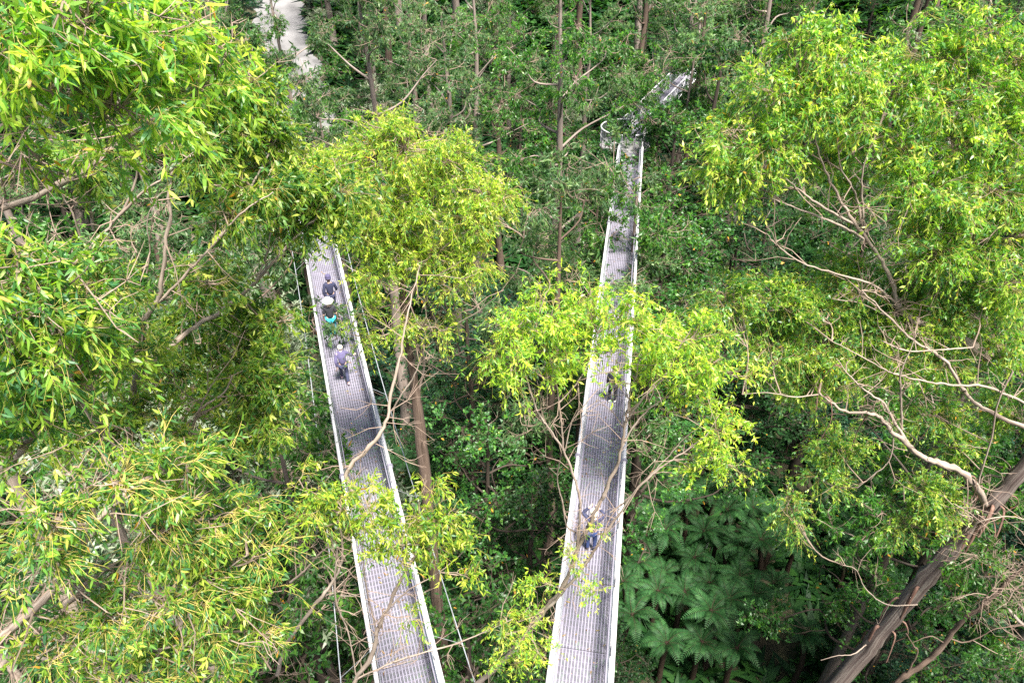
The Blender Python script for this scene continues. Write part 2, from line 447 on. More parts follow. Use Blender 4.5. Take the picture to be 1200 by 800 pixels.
def hand_tree(name, label, limbs, clumps, leafmat, base, L, W, dens, bark='bark_pale', group=None, single=0, per=12, twig_len=.45, trunk_bark=None,
              tone=0.0, hang=1.0, sec_r=.016, fine=True, young='twig_green', cat='tree', strips=0, up=.35, bare=110):
    """limbs: (part name, [(x, y, Y) or ('w', x, y, z)], r0, r1 in metres, sides); clumps: (x, y, Y, radius px, squash)."""
    root = empty(name, base, label, cat, group)
    anchors = []
    for (pn, pts, r0, r1, sides) in limbs:
        w = [np.array(p[1:]) if p[0] == 'w' else P(*p) for p in pts]
        s = spline(w, 6)
        rl = r0 if isinstance(r0, list) else None
        if rl: r0 = max(rl)
        s[1:-1] += rng.normal(size=(len(s) - 2, 3)) * min(r0, .05) * .22
        mb = MB()
        rr = np.interp(np.linspace(0, 1, len(s)), np.linspace(0, 1, len(rl)), rl) if rl else np.interp(np.linspace(0, 1, len(s)), [0, 1], [r0, r1])
        rr = rr * (1 + rng.normal(0, .05, len(s)) + .22 * (rng.uniform(size=len(s)) < .06))
        tubes(mb, s[None], rr[None], sides, 0, cap=True, rough=.05 if r0 > .1 else .02)
        bk = trunk_bark if (pn == 'trunk' and trunk_bark) else bark
        link(pn, mb.mesh(pn, [M[bk]], True, base), root)
        anchors.append(s)
    A = np.vstack(anchors)
    cl = []
    for (x, y, Y, rp, sq) in clumps:
        C = P(x, y, Y)
        r = rp * depth(C) / F
        area = rp * rp * (1.0 if sq > .6 else .8)
        lpx = (L * F / depth(C)) * (W * F / depth(C)) * .55
        n = DENS * dens * area * math.pi / lpx
        cl.append((*C, r, r * 1.1, r * sq, n))
    wood, lv = MB(), []
    foliage(wood, lv, cl, A, L, W, per, hang, fine, twig_len, (0, 1), 1.0, sec_r, tone, up=up, leaf_cut=.2)
    nb = bare
    if nb:
        AA = A[A[:, 2] > 26]
        i = rng.integers(0, len(AA), nb)
        nearest = np.array([np.array(c[:3]) for c in cl])
        q = AA[i]
        tgt = nearest[np.argmin(((q[:, None] - nearest[None]) ** 2).sum(-1), 1)]
        d = norm(norm(tgt - q) * .6 + rand_dir(nb) * .8 + [0, 0, .15])
        ln = rng.uniform(.35, 1.1, (nb, 1)) * (.6 + 6 * sec_r / .1 * .4)
        p1 = q + d * ln * .4 + rand_dir(nb) * .05; p2 = q + d * ln * .75 + rand_dir(nb) * .09; p3 = q + d * ln + rand_dir(nb) * .12
        tubes(wood, np.stack([q, p1, p2, p3], 1), np.array([[.009, .007, .005, .003]]) * np.ones((nb, 1)) * (sec_r / .014), 4, 0)
        j = rng.integers(0, nb, nb * 3)
        e0 = np.where(rng.uniform(size=(nb * 3, 1)) < .5, p1[j], p2[j])
        dd = norm(d[j] + rand_dir(nb * 3) * .9); l2 = ln[j] * rng.uniform(.2, .55, (nb * 3, 1))
        tubes(wood, np.stack([e0, e0 + dd * l2 * .5 + rand_dir(nb * 3) * .03, e0 + dd * l2], 1), np.array([[.0045, .0035, .002]]) * np.ones((nb * 3, 1)) * (sec_r / .014), 3, 0)
    tag(link('twigs', wood.mesh('twigs', [M['twig'], M[young]], False, base), root), kind='stuff')
    lv = join_leaves(lv)
    if single:
        x, y, z = proj(lv[0])
        ok = (x > 2) & (x < 1198) & (y > 2) & (y < 798)
        tipz = depth(lv[0] + lv[1] * lv[3][:, None])
        px = lv[3] * F / z
        score = np.where(ok, px, -1) 
        pick = np.argsort(-score)[:single]
        keep = np.ones(len(z), bool); keep[pick] = False
        if leafmat not in LV: LV[leafmat] = leaf_variants(leafmat)
        b = np.array(base)
        for i in pick:
            D, S = Vector(lv[1][i]), Vector(lv[2][i]); N = D.cross(S); s = float(lv[3][i])
            o = link('leaf', LV[leafmat][min(7, int(lv[7][i] * 8))], root)
            m3 = Matrix((D * s, S * s, N * s)).transposed().to_4x4()
            m3.translation = Vector(lv[0][i] - b)
            o.matrix_local = m3
        lv = [a[keep] for a in lv]
    mb = MB(); add_leaves(mb, lv, fine)
    tag(link('crown', mb.mesh('crown', [M[leafmat]], False, base), root), kind='stuff')
    for k in range(strips):
        tl = anchors[0] if k % 3 else anchors[rng.integers(0, min(3, len(anchors)))]
        vis = tl[tl[:, 2] > 20]
        q = vis[rng.integers(0, len(vis))]
        a = rng.uniform(0, 6.28); ln = rng.uniform(.5, 1.5); o = np.array([math.cos(a), math.sin(a) * .8 - .4, .1]); o /= np.linalg.norm(o)
        rr0 = .2 if k % 3 else .06
        sp = spline([q + o * rr0 * .7, q + o * (rr0 + .12) + [0, 0, -.05], q + o * (rr0 + .15 + .15 * rng.uniform()) - [0, 0, ln * .5], q + o * (rr0 + .05 + .2 * rng.uniform()) - [0, 0, ln]], 4)
        w = rng.uniform(.025, .06) * (.4 + .6 * np.sin(np.linspace(.3, 2.9, len(sp))))
        sd_ = np.cross(o, [0, 0, 1.]); sd_ /= np.linalg.norm(sd_)
        V = np.stack([sp - sd_ * w[:, None], sp + o * .012, sp + sd_ * w[:, None], sp + o * .004 - o * .012], 1)
        i = np.arange(len(sp) * 4).reshape(-1, 4)
        mb = MB(); mb.add(V.reshape(-1, 3), [np.stack([i[:-1], np.roll(i[:-1], -1, 1), np.roll(i[1:], -1, 1), i[1:]], -1).reshape(-1, 4)], 0)
        link('bark_strip', mb.mesh('bark_strip', [M['bark_strip']], True, base), root)
    return root

# ------------------------------------------------------------------ the near trees, each where it stands
hand_tree('eucalyptus_tree', 'near gum tree with long hanging lime leaves at the top left corner', [
    ('trunk', [('w', -6.6, 6.0, 0), ('w', -6.5, 6.2, 20), ('w', -6.4, 6.6, 34), (-120, 200, 7), (-60, 110, 7.2)], [.3,.2,.09,.045,.03], 0, 10),
    ('limb', [(-130, 230, 7), (-40, 178, 7), (0, 150, 7), (40, 117, 7), (70, 95, 7), (110, 62, 7.1), (165, 38, 7.2)], 0.037, 0.009, 7),
    ('limb', [(-120, 260, 7), (20, 240, 7.6), (110, 190, 8), (180, 140, 8.2), (240, 100, 8.2), (270, 60, 8.3)], 0.041, 0.009, 7),
    ('limb', [(-70, 120, 7.1), (-20, 60, 7), (30, 20, 6.8), (90, -20, 6.8)], 0.033, 0.009, 7),
], [(20, 30, 6.6, 75, .8), (95, 25, 6.8, 80, .8), (180, 30, 7.6, 80, .8), (250, 40, 8.2, 55, .9), (60, 105, 6.4, 60, .7), (140, 110, 7, 70, .8), (215, 100, 7.8, 70, .8),
    (20, 190, 7, 40, .6), (-30, 90, 6.6, 70, .8), (120, 170, 8, 40, .6)],
    'leaf_lime', (-6.6, 6.0, 0), .13, .031, 1.35, single=300, twig_len=.46, tone=.17)

hand_tree('eucalyptus_tree', 'many-stemmed gum with thin forked stems left of the left walkway', [
    ('trunk', [('w', -6.6, 10, 0), ('w', -6.7, 10.1, 20), (150, 640, 10), (152, 540, 10), (155, 470, 10), (163, 430, 10), (170, 375, 10), (185, 352, 10), (192, 310, 10), (197, 260, 10.1), (200, 205, 10.3), (210, 150, 10.6)], [.2,.13,.07,.065,.06,.055,.045,.038,.03,.025,.018,.012], 0, 9),
    ('limb', [(183, 357, 10), (210, 330, 10), (250, 287, 10.1), (287, 247, 10.2), (320, 225, 10.3)], 0.028, 0.009, 6),
    ('limb', [(155, 480, 10), (57, 355, 9.9), (100, 297, 9.9), (140, 252, 9.9), (160, 207, 10), (165, 160, 10)], 0.037, 0.011, 6),
    ('limb', [(140, 252, 9.9), (172, 222, 9.9), (197, 204, 10), (245, 162, 10)], 0.023, 0.007, 6),
    ('limb', [(163, 440, 10), (190, 415, 10), (222, 388, 10.3), (262, 362, 10.9), (300, 330, 11.2), (325, 300, 11.2), (350, 275, 11.4), (384, 240, 11.6), (400, 215, 11.7)], 0.048, 0.011, 7),
    ('limb', [(300, 328, 11), (312, 300, 11), (318, 270, 11.1), (330, 245, 11.2)], 0.018, 0.006, 5),
    ('limb', [(172, 560, 9.6), (207, 530, 9.6), (220, 512, 9.6), (235, 480, 9.6), (262, 460, 9.6), (272, 440, 9.6)], 0.041, 0.012, 6),
    ('limb', [(232, 485, 9.6), (242, 462, 9.6), (255, 441, 9.6)], 0.018, 0.007, 5),
    ('limb', [(200, 205, 10.3), (230, 170, 10.6), (262, 140, 11), (290, 100, 11.3)], .03, .01, 6),
    ('limb', [(250, 287, 10.1), (285, 235, 10.8), (310, 190, 11.3), (325, 160, 11.5)], .026, .009, 6),
    ('limb', [(95, 280, 10.3), (85, 250, 10.3), (72, 225, 10.3), (68, 198, 10.3)], 0.018, 0.007, 5),
    ('limb', [(110, 270, 10.6), (104, 235, 10.6), (108, 190, 10.6), (107, 150, 10.6)], 0.029, 0.011, 6),
    ('limb', [(172, 320, 9.9), (176, 290, 9.9), (172, 262, 9.9), (182, 235, 9.9), (200, 215, 9.9)], 0.013, 0.005, 5),
], [(150, 150, 10.2, 36, .6), (200, 165, 10.3, 34, .6), (245, 175, 10.3, 34, .7), (300, 215, 10.8, 45, .7), (355, 220, 11.6, 45, .6), (400, 220, 11.8, 40, .6), (90, 190, 10.4, 50, .6), (270, 250, 10.4, 45, .5),
    (118, 340, 9.0, 42, .6), (100, 330, 9.2, 55, .6), (235, 372, 11.5, 46, .6), (280, 400, 11.8, 48, .7), (210, 425, 11.4, 42, .6), (235, 330, 11.7, 34, .6), (285, 345, 11.9, 32, .6), (300, 372, 11.9, 42, .6), (120, 420, 9, 60, .6), (70, 480, 8.6, 60, .6), (150, 500, 9, 60, .6),
    (258, 450, 11.2, 45, .6), (310, 440, 10.2, 50, .7), (320, 490, 10, 40, .6), (285, 500, 10.4, 40, .6), (200, 520, 9.2, 45, .6), (340, 370, 11, 28, .7), (255, 330, 10.2, 35, .5), (345, 450, 10.4, 30, .7), (262, 105, 11.2, 40, .8), (285, 150, 11.4, 42, .8), (240, 140, 11, 36, .7), (318, 160, 11.6, 36, .7), (335, 200, 11.8, 42, .7), (300, 190, 11.4, 34, .6), (350, 232, 12, 34, .7), (290, 75, 11.4, 28, .9), (312, 112, 11.6, 28, .8), (360, 252, 11.9, 26, .7), (388, 252, 12, 24, .7), (342, 265, 11.6, 17, .7), (225, 110, 10.9, 30, .6)],
    'leaf_lime', (-6.6, 10, 0), .12, .034, 1.9, single=300, tone=.12, bare=90)

hand_tree('eucalyptus_tree', 'near bushy gum with broad leaves and yellow twigs on the left edge', [
    ('trunk', [('w', -5.9, 6, 0), ('w', -6, 6, 22), (-60, 700, 6), (-20, 590, 6), (0, 552, 6), (17, 537, 6), (32, 520, 6), (50, 490, 6), (70, 440, 6), (90, 380, 6)], [.16,.09,.045,.04,.036,.032,.03,.024,.018,.012], 0, 9),
    ('limb', [(40, 505, 6), (20, 440, 5.8), (10, 380, 5.8), (20, 320, 5.9)], 0.029, 0.009, 6),
    ('limb', [(62, 427, 6), (85, 445, 6), (105, 490, 6), (125, 515, 6.1), (150, 535, 6.2)], 0.018, 0.007, 5),
    ('limb', [(75, 420, 6), (55, 345, 6.2), (80, 322, 6.2), (85, 290, 6.3)], 0.018, 0.007, 5),
], [(20, 290, 6, 50, .6), (70, 320, 6.2, 55, .6), (25, 360, 5.8, 60, .7), (90, 385, 6, 60, .7), (30, 430, 5.8, 60, .7), (110, 450, 6.1, 50, .6), (60, 480, 6, 50, .6), (140, 400, 6.6, 50, .6), (20, 520, 5.8, 45, .6), (-30, 400, 5.8, 60, .7), (130, 330, 6.8, 40, .5)],
    'leaf_lime', (-5.9, 6, 0), .118, .030, 1.4, single=300, tone=.06, bare=50)

hand_tree('eucalyptus_tree', 'near gum with stout grey leaning stem in the bottom left corner', [
    ('trunk', [('w', -6.6, 4, 0), ('w', -6.4, 4.1, 24), (-60, 800, 4.5), (0, 748, 4.5), (32, 720, 4.5), (62, 690, 4.5), (87, 657, 4.6), (112, 615, 4.7), (135, 590, 4.8), (170, 560, 5)], [.18,.1,.048,.044,.042,.038,.034,.03,.022,.014], 0, 10),
    ('limb', [(-20, 810, 4.6), (20, 760, 4.8), (70, 718, 4.9), (105, 680, 5), (150, 650, 5.1), (190, 610, 5.2)], 0.037, 0.011, 7),
    ('limb', [(105, 680, 5), (170, 700, 5), (230, 690, 5.1), (290, 650, 5.3)], 0.021, 0.007, 6),
    ('limb', [(20, 760, 4.8), (100, 780, 4.7), (190, 760, 4.7), (260, 740, 4.8)], 0.023, 0.007, 6),
], [(130, 560, 4.9, 55, .5), (190, 545, 5.2, 55, .6), (60, 600, 4.6, 55, .5), (40, 650, 4.4, 50, .5), (180, 620, 5, 65, .6), (250, 600, 5.4, 55, .6), (120, 720, 4.6, 60, .5), (190, 700, 4.8, 70, .6), (260, 690, 5.1, 65, .6), (300, 640, 5.6, 45, .6),
    (60, 770, 4.3, 50, .5), (150, 785, 4.5, 60, .5), (240, 770, 4.8, 65, .6), (310, 740, 5.3, 40, .6), (230, 530, 5.6, 40, .5), (290, 590, 5.8, 35, .6), (320, 690, 5.5, 30, .6)],
    'leaf_lime', (-6.6, 4, 0), .09, .023, 1.3, single=300, tone=.08, twig_len=.34, per=10, young='twig_young')

hand_tree('eucalyptus_tree', 'tall golden-green gum with brown trunk right of the left walkway', [
    ('trunk', [('w', -2.5, 15, 0), ('w', -2.5, 15, 14), (506, 640, 15), (494, 520, 15), (487, 460, 15), (478, 400, 15), (473, 350, 15), (470, 300, 15), (466, 250, 15), (468, 190, 15), (472, 150, 15)], [.33,.25,.19,.155,.12,.09,.075,.065,.055,.035,.02], 0, 12),
    ('limb', [(488, 470, 15), (497, 430, 15), (490, 405, 14.8), (475, 385, 14.6)], 0.041, 0.015, 6),
    ('limb', [(474, 360, 15), (500, 318, 14.8), (520, 290, 14.6), (560, 262, 14.6), (590, 235, 14.6)], 0.041, 0.011, 6),
    ('limb', [(472, 330, 15), (455, 290, 14.8), (430, 250, 14.6), (405, 225, 14.6), (380, 210, 14.5)], 0.037, 0.011, 6),
    ('limb', [(470, 300, 15), (485, 250, 15.2), (510, 200, 15.4), (535, 170, 15.5)], 0.033, 0.011, 6),
    ('limb', [(482, 432, 15), (495, 400, 14.7), (525, 385, 14.5), (560, 365, 14.3), (590, 340, 14.2)], 0.029, 0.011, 6),
    ('limb', [(459, 481, 14.6), (472, 460, 14.6), (485, 441, 14.6), (493, 420, 14.6), (497, 400, 14.6), (488, 395, 14.6), (478, 402, 14.7)], 0.025, 0.013, 6),
], [(430, 180, 15, 50, .7), (475, 165, 15, 50, .7), (520, 185, 15.3, 48, .7), (565, 225, 14.8, 42, .7), (395, 215, 14.6, 50, .6), (440, 225, 14.8, 52, .7), (495, 235, 15, 55, .7), (545, 250, 14.8, 48, .6), (590, 225, 14.8, 25, .8),
    (420, 270, 14.6, 38, .7), (505, 290, 14.7, 45, .6), (550, 300, 14.6, 36, .6), (440, 320, 14.5, 32, .8), (470, 280, 14.9, 40, .6), (425, 360, 14.3, 18, .9), (510, 380, 14.5, 22, .6), (355, 195, 14.6, 38, .6), (450, 150, 15.1, 30, .7), (415, 390, 14.2, 18, .6), (475, 370, 14.6, 20, .7), (530, 335, 14.4, 24, .6)],
    'leaf_gold', (-2.5, 15, 0), .10, .025, 1.2, bark='bark_pale', trunk_bark='bark_brown', tone=.10, twig_len=.5, sec_r=.02, strips=2, bare=70, fine=False)

hand_tree('eucalyptus_tree', 'small golden gum with bare twigs across the lower left walkway', [
    ('trunk', [('w', -3.9, 6, 0), ('w', -3.8, 6.1, 20), ('w', -3.55, 6.4, 27), (400, 850, 6.7), (417, 797, 6.7), (435, 770, 6.7), (442, 740, 6.7), (450, 720, 6.7), (475, 670, 6.7), (487, 650, 6.7), (492, 615, 6.8)], [.14,.09,.055,.042,.038,.035,.032,.028,.022,.016,.01], 0, 9),
    ('limb', [(325, 790, 6.9), (335, 755, 6.9), (370, 707, 6.8), (390, 682, 6.8), (400, 657, 6.8), (401, 632, 6.8), (395, 600, 6.8)], 0.037, 0.011, 6),
    ('limb', [(418, 795, 6.7), (470, 772, 6.7), (530, 755, 6.8), (580, 735, 6.9), (600, 725, 6.9)], 0.016, 0.007, 6),
    ('limb', [(340, 682, 6.8), (360, 665, 6.8), (378, 645, 6.8), (386, 640, 6.8)], 0.020, 0.009, 5),
    ('limb', [(452, 715, 6.7), (480, 690, 6.7), (515, 670, 6.8), (550, 640, 6.9)], 0.015, 0.005, 5),
    ('limb', [(442, 745, 6.7), (432, 700, 6.7), (425, 650, 6.7), (430, 610, 6.7)], 0.013, 0.005, 5),
    ('limb', [(427, 602, 7.3), (407, 556, 7.4), (430, 527, 7.5), (450, 500, 7.6), (458, 462, 7.8), (467, 425, 8), (473, 390, 8.2), (482, 350, 8.5), (492, 310, 8.8)], 0.037, 0.006, 7),
    ('limb', [(395, 640, 6.8), (393, 700, 6.8), (408, 740, 6.8), (417, 790, 6.7)], 0.016, 0.011, 5),
], [(370, 575, 6.9, 32, .6), (400, 590, 6.8, 36, .6), (440, 590, 6.8, 42, .6), (485, 600, 6.8, 40, .6), (525, 600, 6.9, 32, .6), (410, 630, 6.7, 32, .6), (465, 635, 6.7, 36, .5), (515, 640, 6.8, 34, .5), (355, 605, 6.9, 25, .6), (545, 640, 6.9, 22, .6), (555, 670, 6.9, 18, .6), (500, 560, 7, 20, .6), (350, 560, 7, 18, .6), (590, 720, 7, 18, .5), (480, 720, 6.7, 16, .5)],
    'leaf_gold', (-3.9, 6, 0), .09, .023, 1.05, tone=.08, twig_len=.3, per=10, sec_r=.011, single=220, young='twig_young')

hand_tree('eucalyptus_tree', 'spreading gum with forked limbs in front of the right walkway', [
    ('trunk', [('w', -.35, 8.6, 0), ('w', -.5, 8.7, 14), ('w', -.75, 8.8, 24), (520, 840, 8.8), (560, 800, 8.8), (600, 762, 8.8), (627, 725, 8.8), (657, 692, 8.8), (676, 645, 8.8), (700, 595, 8.8), (712, 570, 8.8), (727, 530, 8.8), (733, 490, 8.8), (740, 455, 8.8), (752, 415, 8.8)], [.2,.14,.08,.062,.056,.052,.048,.042,.038,.034,.03,.026,.02,.014,.008], 0, 10),
    ('limb', [(676, 640, 8.8), (680, 600, 8.7), (675, 565, 8.7), (660, 527, 8.7), (642, 500, 8.7), (630, 482, 8.7), (612, 430, 8.7), (600, 400, 8.7)], 0.028, 0.009, 6),
    ('limb', [(660, 527, 8.7), (658, 500, 8.7), (655, 470, 8.7), (650, 440, 8.7), (640, 410, 8.7)], 0.018, 0.007, 6),
    ('limb', [(680, 627, 8.8), (664, 615, 8.9), (659, 587, 8.9), (653, 560, 8.9), (658, 530, 8.8)], 0.016, 0.011, 6),
    ('limb', [(657, 697, 8.7), (690, 655, 8.6), (705, 630, 8.6), (725, 603, 8.6), (745, 575, 8.6), (770, 551, 8.6), (792, 536, 8.6), (815, 520, 8.6), (835, 503, 8.6)], 0.029, 0.009, 6),
    ('limb', [(715, 600, 8.9), (735, 585, 8.9), (762, 556, 8.9), (782, 536, 8.9), (800, 515, 8.9), (820, 500, 8.9)], 0.016, 0.006, 5),
    ('limb', [(728, 525, 8.8), (742, 500, 8.9), (760, 480, 9), (785, 462, 9), (805, 455, 9), (830, 435, 9)], 0.018, 0.007, 6),
    ('limb', [(733, 495, 8.8), (755, 465, 8.6), (780, 440, 8.6), (795, 410, 8.6), (810, 385, 8.6)], 0.020, 0.007, 6),
    ('limb', [(655, 472, 8.7), (675, 450, 8.8), (690, 425, 8.9), (700, 390, 9)], 0.013, 0.006, 5),
    ('limb', [(662, 528, 8.7), (670, 495, 8.8), (685, 475, 8.8), (688, 470, 8.8)], 0.011, 0.006, 5),
    ('limb', [(615, 745, 8.7), (630, 727, 8.7), (650, 705, 8.6), (662, 690, 8.5)], 0.041, 0.022, 7),
], [(610, 375, 8.8, 38, .6), (650, 365, 8.9, 40, .6), (690, 370, 9, 42, .6), (735, 372, 9, 42, .6), (775, 380, 8.8, 42, .6), (815, 392, 8.8, 42, .6), (845, 415, 8.9, 32, .6), (595, 400, 8.7, 32, .6), (630, 410, 8.7, 34, .5),
    (670, 415, 8.8, 34, .5), (720, 410, 9, 34, .5), (765, 420, 8.8, 36, .5), (805, 430, 8.9, 34, .5), (785, 455, 8.9, 22, .5), (840, 500, 8.6, 30, .8), (850, 530, 8.5, 28, .9), (826, 545, 8.5, 18, .9),
    (590, 430, 8.7, 22, .6), (640, 680, 8.5, 22, .8), (660, 655, 8.5, 16, .9), (700, 625, 8.6, 10, .6), (700, 690, 8.5, 16, .6), (588, 742, 8.2, 18, .7), (620, 738, 8.2, 17, .7), (603, 775, 8.1, 20, .7), (575, 785, 8.1, 14, .7), (632, 765, 8.1, 13, .7), (640, 770, 8.2, 14, .8), (640, 340, 9, 24, .7), (745, 342, 9.2, 24, .7), (692, 335, 9.1, 28, .7), (570, 415, 8.7, 24, .8), (598, 445, 8.7, 17, .8), (640, 440, 8.7, 18, .7), (820, 465, 8.8, 18, .8), (745, 445, 8.9, 18, .7), (865, 440, 8.8, 16, .7), (852, 500, 8.5, 22, .9), (715, 446, 8.7, 13, .6), (862, 545, 8.4, 13, .9)],
    'leaf_gold', (-.35, 8.6, 0), .082, .021, .85, tone=.10, twig_len=.36, per=10, sec_r=.012, single=150)

hand_tree('eucalyptus_tree', 'large golden gum with pale forked limbs at the upper right', [
    ('trunk', [('w', 17.9, 13, 0), ('w', 17.6, 13, 17), ('w', 16.2, 13, 27.5), ('w', 14, 13, 30.8), (1200, 432, 13), (1160, 420, 13), (1130, 398, 13), (1100, 388, 13), (1075, 377, 13), (1058, 365, 13), (1050, 352, 13)], [.45,.36,.26,.18,.12,.105,.10,.095,.085,.07,.065], 0, 12),
    ('limb', [(1052, 355, 13), (1045, 330, 13), (1030, 300, 13), (1002, 262, 13), (985, 235, 13), (967, 200, 13), (955, 160, 13), (953, 118, 13.1)], 0.049, 0.009, 8),
    ('limb', [(1012, 280, 13), (985, 264, 12.9), (950, 250, 12.9), (915, 237, 12.9), (885, 222, 12.9)], 0.029, 0.009, 6),
    ('limb', [(1000, 262, 13), (965, 243, 12.8), (940, 225, 12.8), (920, 208, 12.8), (905, 185, 12.8)], 0.029, 0.009, 6),
    ('limb', [(1013, 280, 13), (1006, 240, 13.2), (998, 218, 13.2), (985, 195, 13.2), (980, 150, 13.2)], 0.025, 0.009, 6),
    ('limb', [(1014, 272, 13), (1010, 230, 13.1), (1012, 195, 13.1), (1030, 150, 13.2)], 0.025, 0.009, 6),
    ('limb', [(1050, 355, 13), (1025, 335, 12.8), (985, 322, 12.7), (940, 308, 12.6), (910, 287, 12.6), (898, 273, 12.6)], 0.026, 0.009, 6),
    ('limb', [(1053, 370, 13), (1035, 368, 12.8), (1010, 356, 12.8), (975, 350, 12.8)], 0.021, 0.007, 6),
    ('limb', [(1262, 462, 13.2), (1220, 340, 13.3), (1190, 240, 13.4), (1160, 150, 13.6), (1130, 80, 13.8)], 0.082, 0.015, 8),
    ('limb', [(1198, 265, 13.3), (1150, 262, 13), (1110, 235, 13), (1070, 215, 13)], 0.033, 0.011, 6),
    ('limb', [(1190, 331, 12.8), (1170, 322, 12.8), (1150, 305, 12.8), (1125, 282, 12.8)], 0.025, 0.011, 6),
    ('limb', [(1168, 318, 12.8), (1175, 300, 12.8), (1184, 280, 12.8), (1180, 260, 12.8)], 0.018, 0.009, 6),
], [(905, 100, 13.2, 48, .7), (950, 60, 13.4, 45, .7), (995, 75, 13.4, 48, .7), (860, 150, 13, 46, .7), (905, 160, 13, 50, .6), (955, 115, 13.2, 52, .6), (1010, 125, 13.2, 48, .6), (835, 190, 12.9, 34, .7), (875, 205, 12.9, 38, .5), (960, 175, 14.3, 42, .6), (1020, 165, 14.3, 38, .6),
    (1050, 95, 13.6, 48, .6), (1095, 60, 13.9, 48, .6), (1140, 30, 14, 48, .6), (1100, 115, 13.6, 50, .6), (1145, 95, 13.7, 50, .6), (1190, 60, 14, 48, .6), (1065, 165, 13.4, 45, .6), (1120, 170, 13.3, 52, .6), (1175, 150, 13.4, 50, .6), (1070, 215, 13, 42, .6),
    (1110, 230, 12.9, 52, .7), (1165, 215, 13, 52, .7), (1080, 275, 13.4, 34, .7), (1100, 290, 12.7, 48, .7), (1150, 285, 12.7, 48, .7), (1195, 270, 12.8, 45, .7), (1185, 330, 12.6, 36, .7), (1000, 215, 14.6, 26, .5), (930, 40, 13.5, 28, .7), (985, 40, 13.6, 25, .7), (1230, 120, 13.6, 55, .6), (1225, 220, 13.2, 50, .7)],
    'leaf_lime', (17.9, 13, 0), .105, .032, 1.6, tone=.12, twig_len=.5, sec_r=.018, bare=120, fine=False)

hand_tree('eucalyptus_tree', 'leaning gum with thick peeling trunk in the bottom right corner', [
    ('trunk', [('w', 5.2, 12.4, 0), ('w', 7.2, 12.2, 11), (985, 797, 12), (1030, 742, 12), (1080, 683, 12), (1120, 638, 12), (1160, 592, 12), (1200, 548, 12), (1260, 470, 12), (1310, 400, 12)], [.6,.40,.235,.215,.205,.19,.18,.165,.14,.11], 0, 20),
    ('limb', [(1155, 592, 12), (1145, 572, 11.7), (1125, 552, 11.6), (1100, 542, 11.6), (1080, 535, 11.6), (1060, 517, 11.7), (1047, 507, 11.7), (1035, 492, 11.8), (1020, 484, 11.8), (992, 482, 11.9), (975, 472, 12), (960, 460, 12)], 0.082, 0.015, 8),
    ('limb', [(1065, 520, 11.7), (1052, 500, 11.8), (1035, 472, 11.8), (1020, 462, 11.8), (997, 442, 11.8), (980, 420, 11.9)], 0.037, 0.009, 6),
    ('limb', [(1057, 503, 11.8), (1056, 462, 11.8), (1055, 440, 11.8), (1060, 425, 11.8), (1075, 390, 11.9)], 0.025, 0.009, 6),
    ('limb', [(1040, 497, 11.8), (1047, 512, 11.7), (1042, 540, 11.6), (1025, 555, 11.6), (1005, 571, 11.6)], 0.018, 0.009, 5),
    ('limb', [(1225, 490, 12), (1200, 472, 12), (1175, 460, 12), (1150, 452, 12), (1117, 451, 12), (1087, 447, 12), (1055, 440, 12), (1035, 432, 12), (1005, 415, 12), (975, 400, 12.1)], 0.033, 0.009, 6),
    ('limb', [(1250, 520, 12.3), (1200, 500, 12.3), (1165, 485, 12.3), (1140, 470, 12.3), (1125, 450, 12.3), (1107, 422, 12.3), (1080, 405, 12.4), (1050, 380, 12.4), (1010, 340, 12.5)], 0.057, 0.015, 7),
    ('limb', [(1187, 435, 12), (1170, 470, 11.9), (1162, 512, 11.9), (1150, 552, 11.9), (1140, 590, 12)], 0.018, 0.022, 6),
    ('limb', [(1140, 407, 12.2), (1100, 410, 12.2), (1062, 411, 12.2), (1035, 400, 12.2)], 0.015, 0.012, 5),
    ('limb', [(960, 462, 12), (930, 465, 12), (900, 460, 12), (870, 462, 12.1)], 0.015, 0.006, 5),
    ('limb', [(1075, 708, 11.8), (1040, 708, 11.6), (1015, 690, 11.6), (1003, 667, 11.6), (988, 662, 11.6)], 0.018, 0.007, 5),
    ('limb', [(1042, 708, 11.6), (1030, 730, 11.6), (1027, 725, 11.6)], 0.011, 0.006, 5),
    ('limb', [(1015, 755, 11.8), (1000, 766, 11.6), (980, 768, 11.6), (962, 773, 11.6)], 0.018, 0.007, 5),
    ('limb', [(1130, 625, 11.7), (1150, 610, 11.5), (1185, 605, 11.5), (1210, 612, 11.5)], 0.018, 0.011, 5),
    ('limb', [(1120, 630, 11.7), (1140, 608, 11.4), (1125, 602, 11.4), (1118, 590, 11.4)], 0.015, 0.007, 5),
], [(850, 340, 13.5, 40, .6), (900, 345, 13.6, 45, .6), (950, 350, 13.6, 42, .6), (910, 395, 13.3, 45, .6), (965, 395, 13.2, 45, .6), (1015, 385, 13.2, 42, .6), (1000, 320, 13.7, 38, .6), (940, 440, 13.1, 42, .6), (990, 435, 13.0, 38, .6), (1040, 415, 13.1, 38, .5),
    (980, 515, 12.9, 32, .5), (1080, 370, 13.4, 42, .6), (1120, 350, 13.5, 42, .6), (1165, 380, 13.4, 42, .6), (1200, 400, 13.3, 40, .6), (1100, 415, 13.2, 36, .5), (1090, 480, 12.9, 34, .6), (1190, 480, 13.1, 32, .6), (1115, 520, 12.8, 25, .6),
    (1075, 570, 12.1, 28, .5), (1105, 590, 11.9, 34, .5), (1060, 610, 12.1, 22, .5), (1080, 330, 13.5, 36, .6), (1045, 340, 13.6, 28, .6), (920, 580, 12.3, 24, .5), (960, 560, 12.3, 24, .5)],
    'leaf_lime', (5.2, 12.4, 0), .095, .032, 2.4, trunk_bark='bark_peel', tone=.06, twig_len=.5, sec_r=.016, strips=20, bare=130, fine=False)

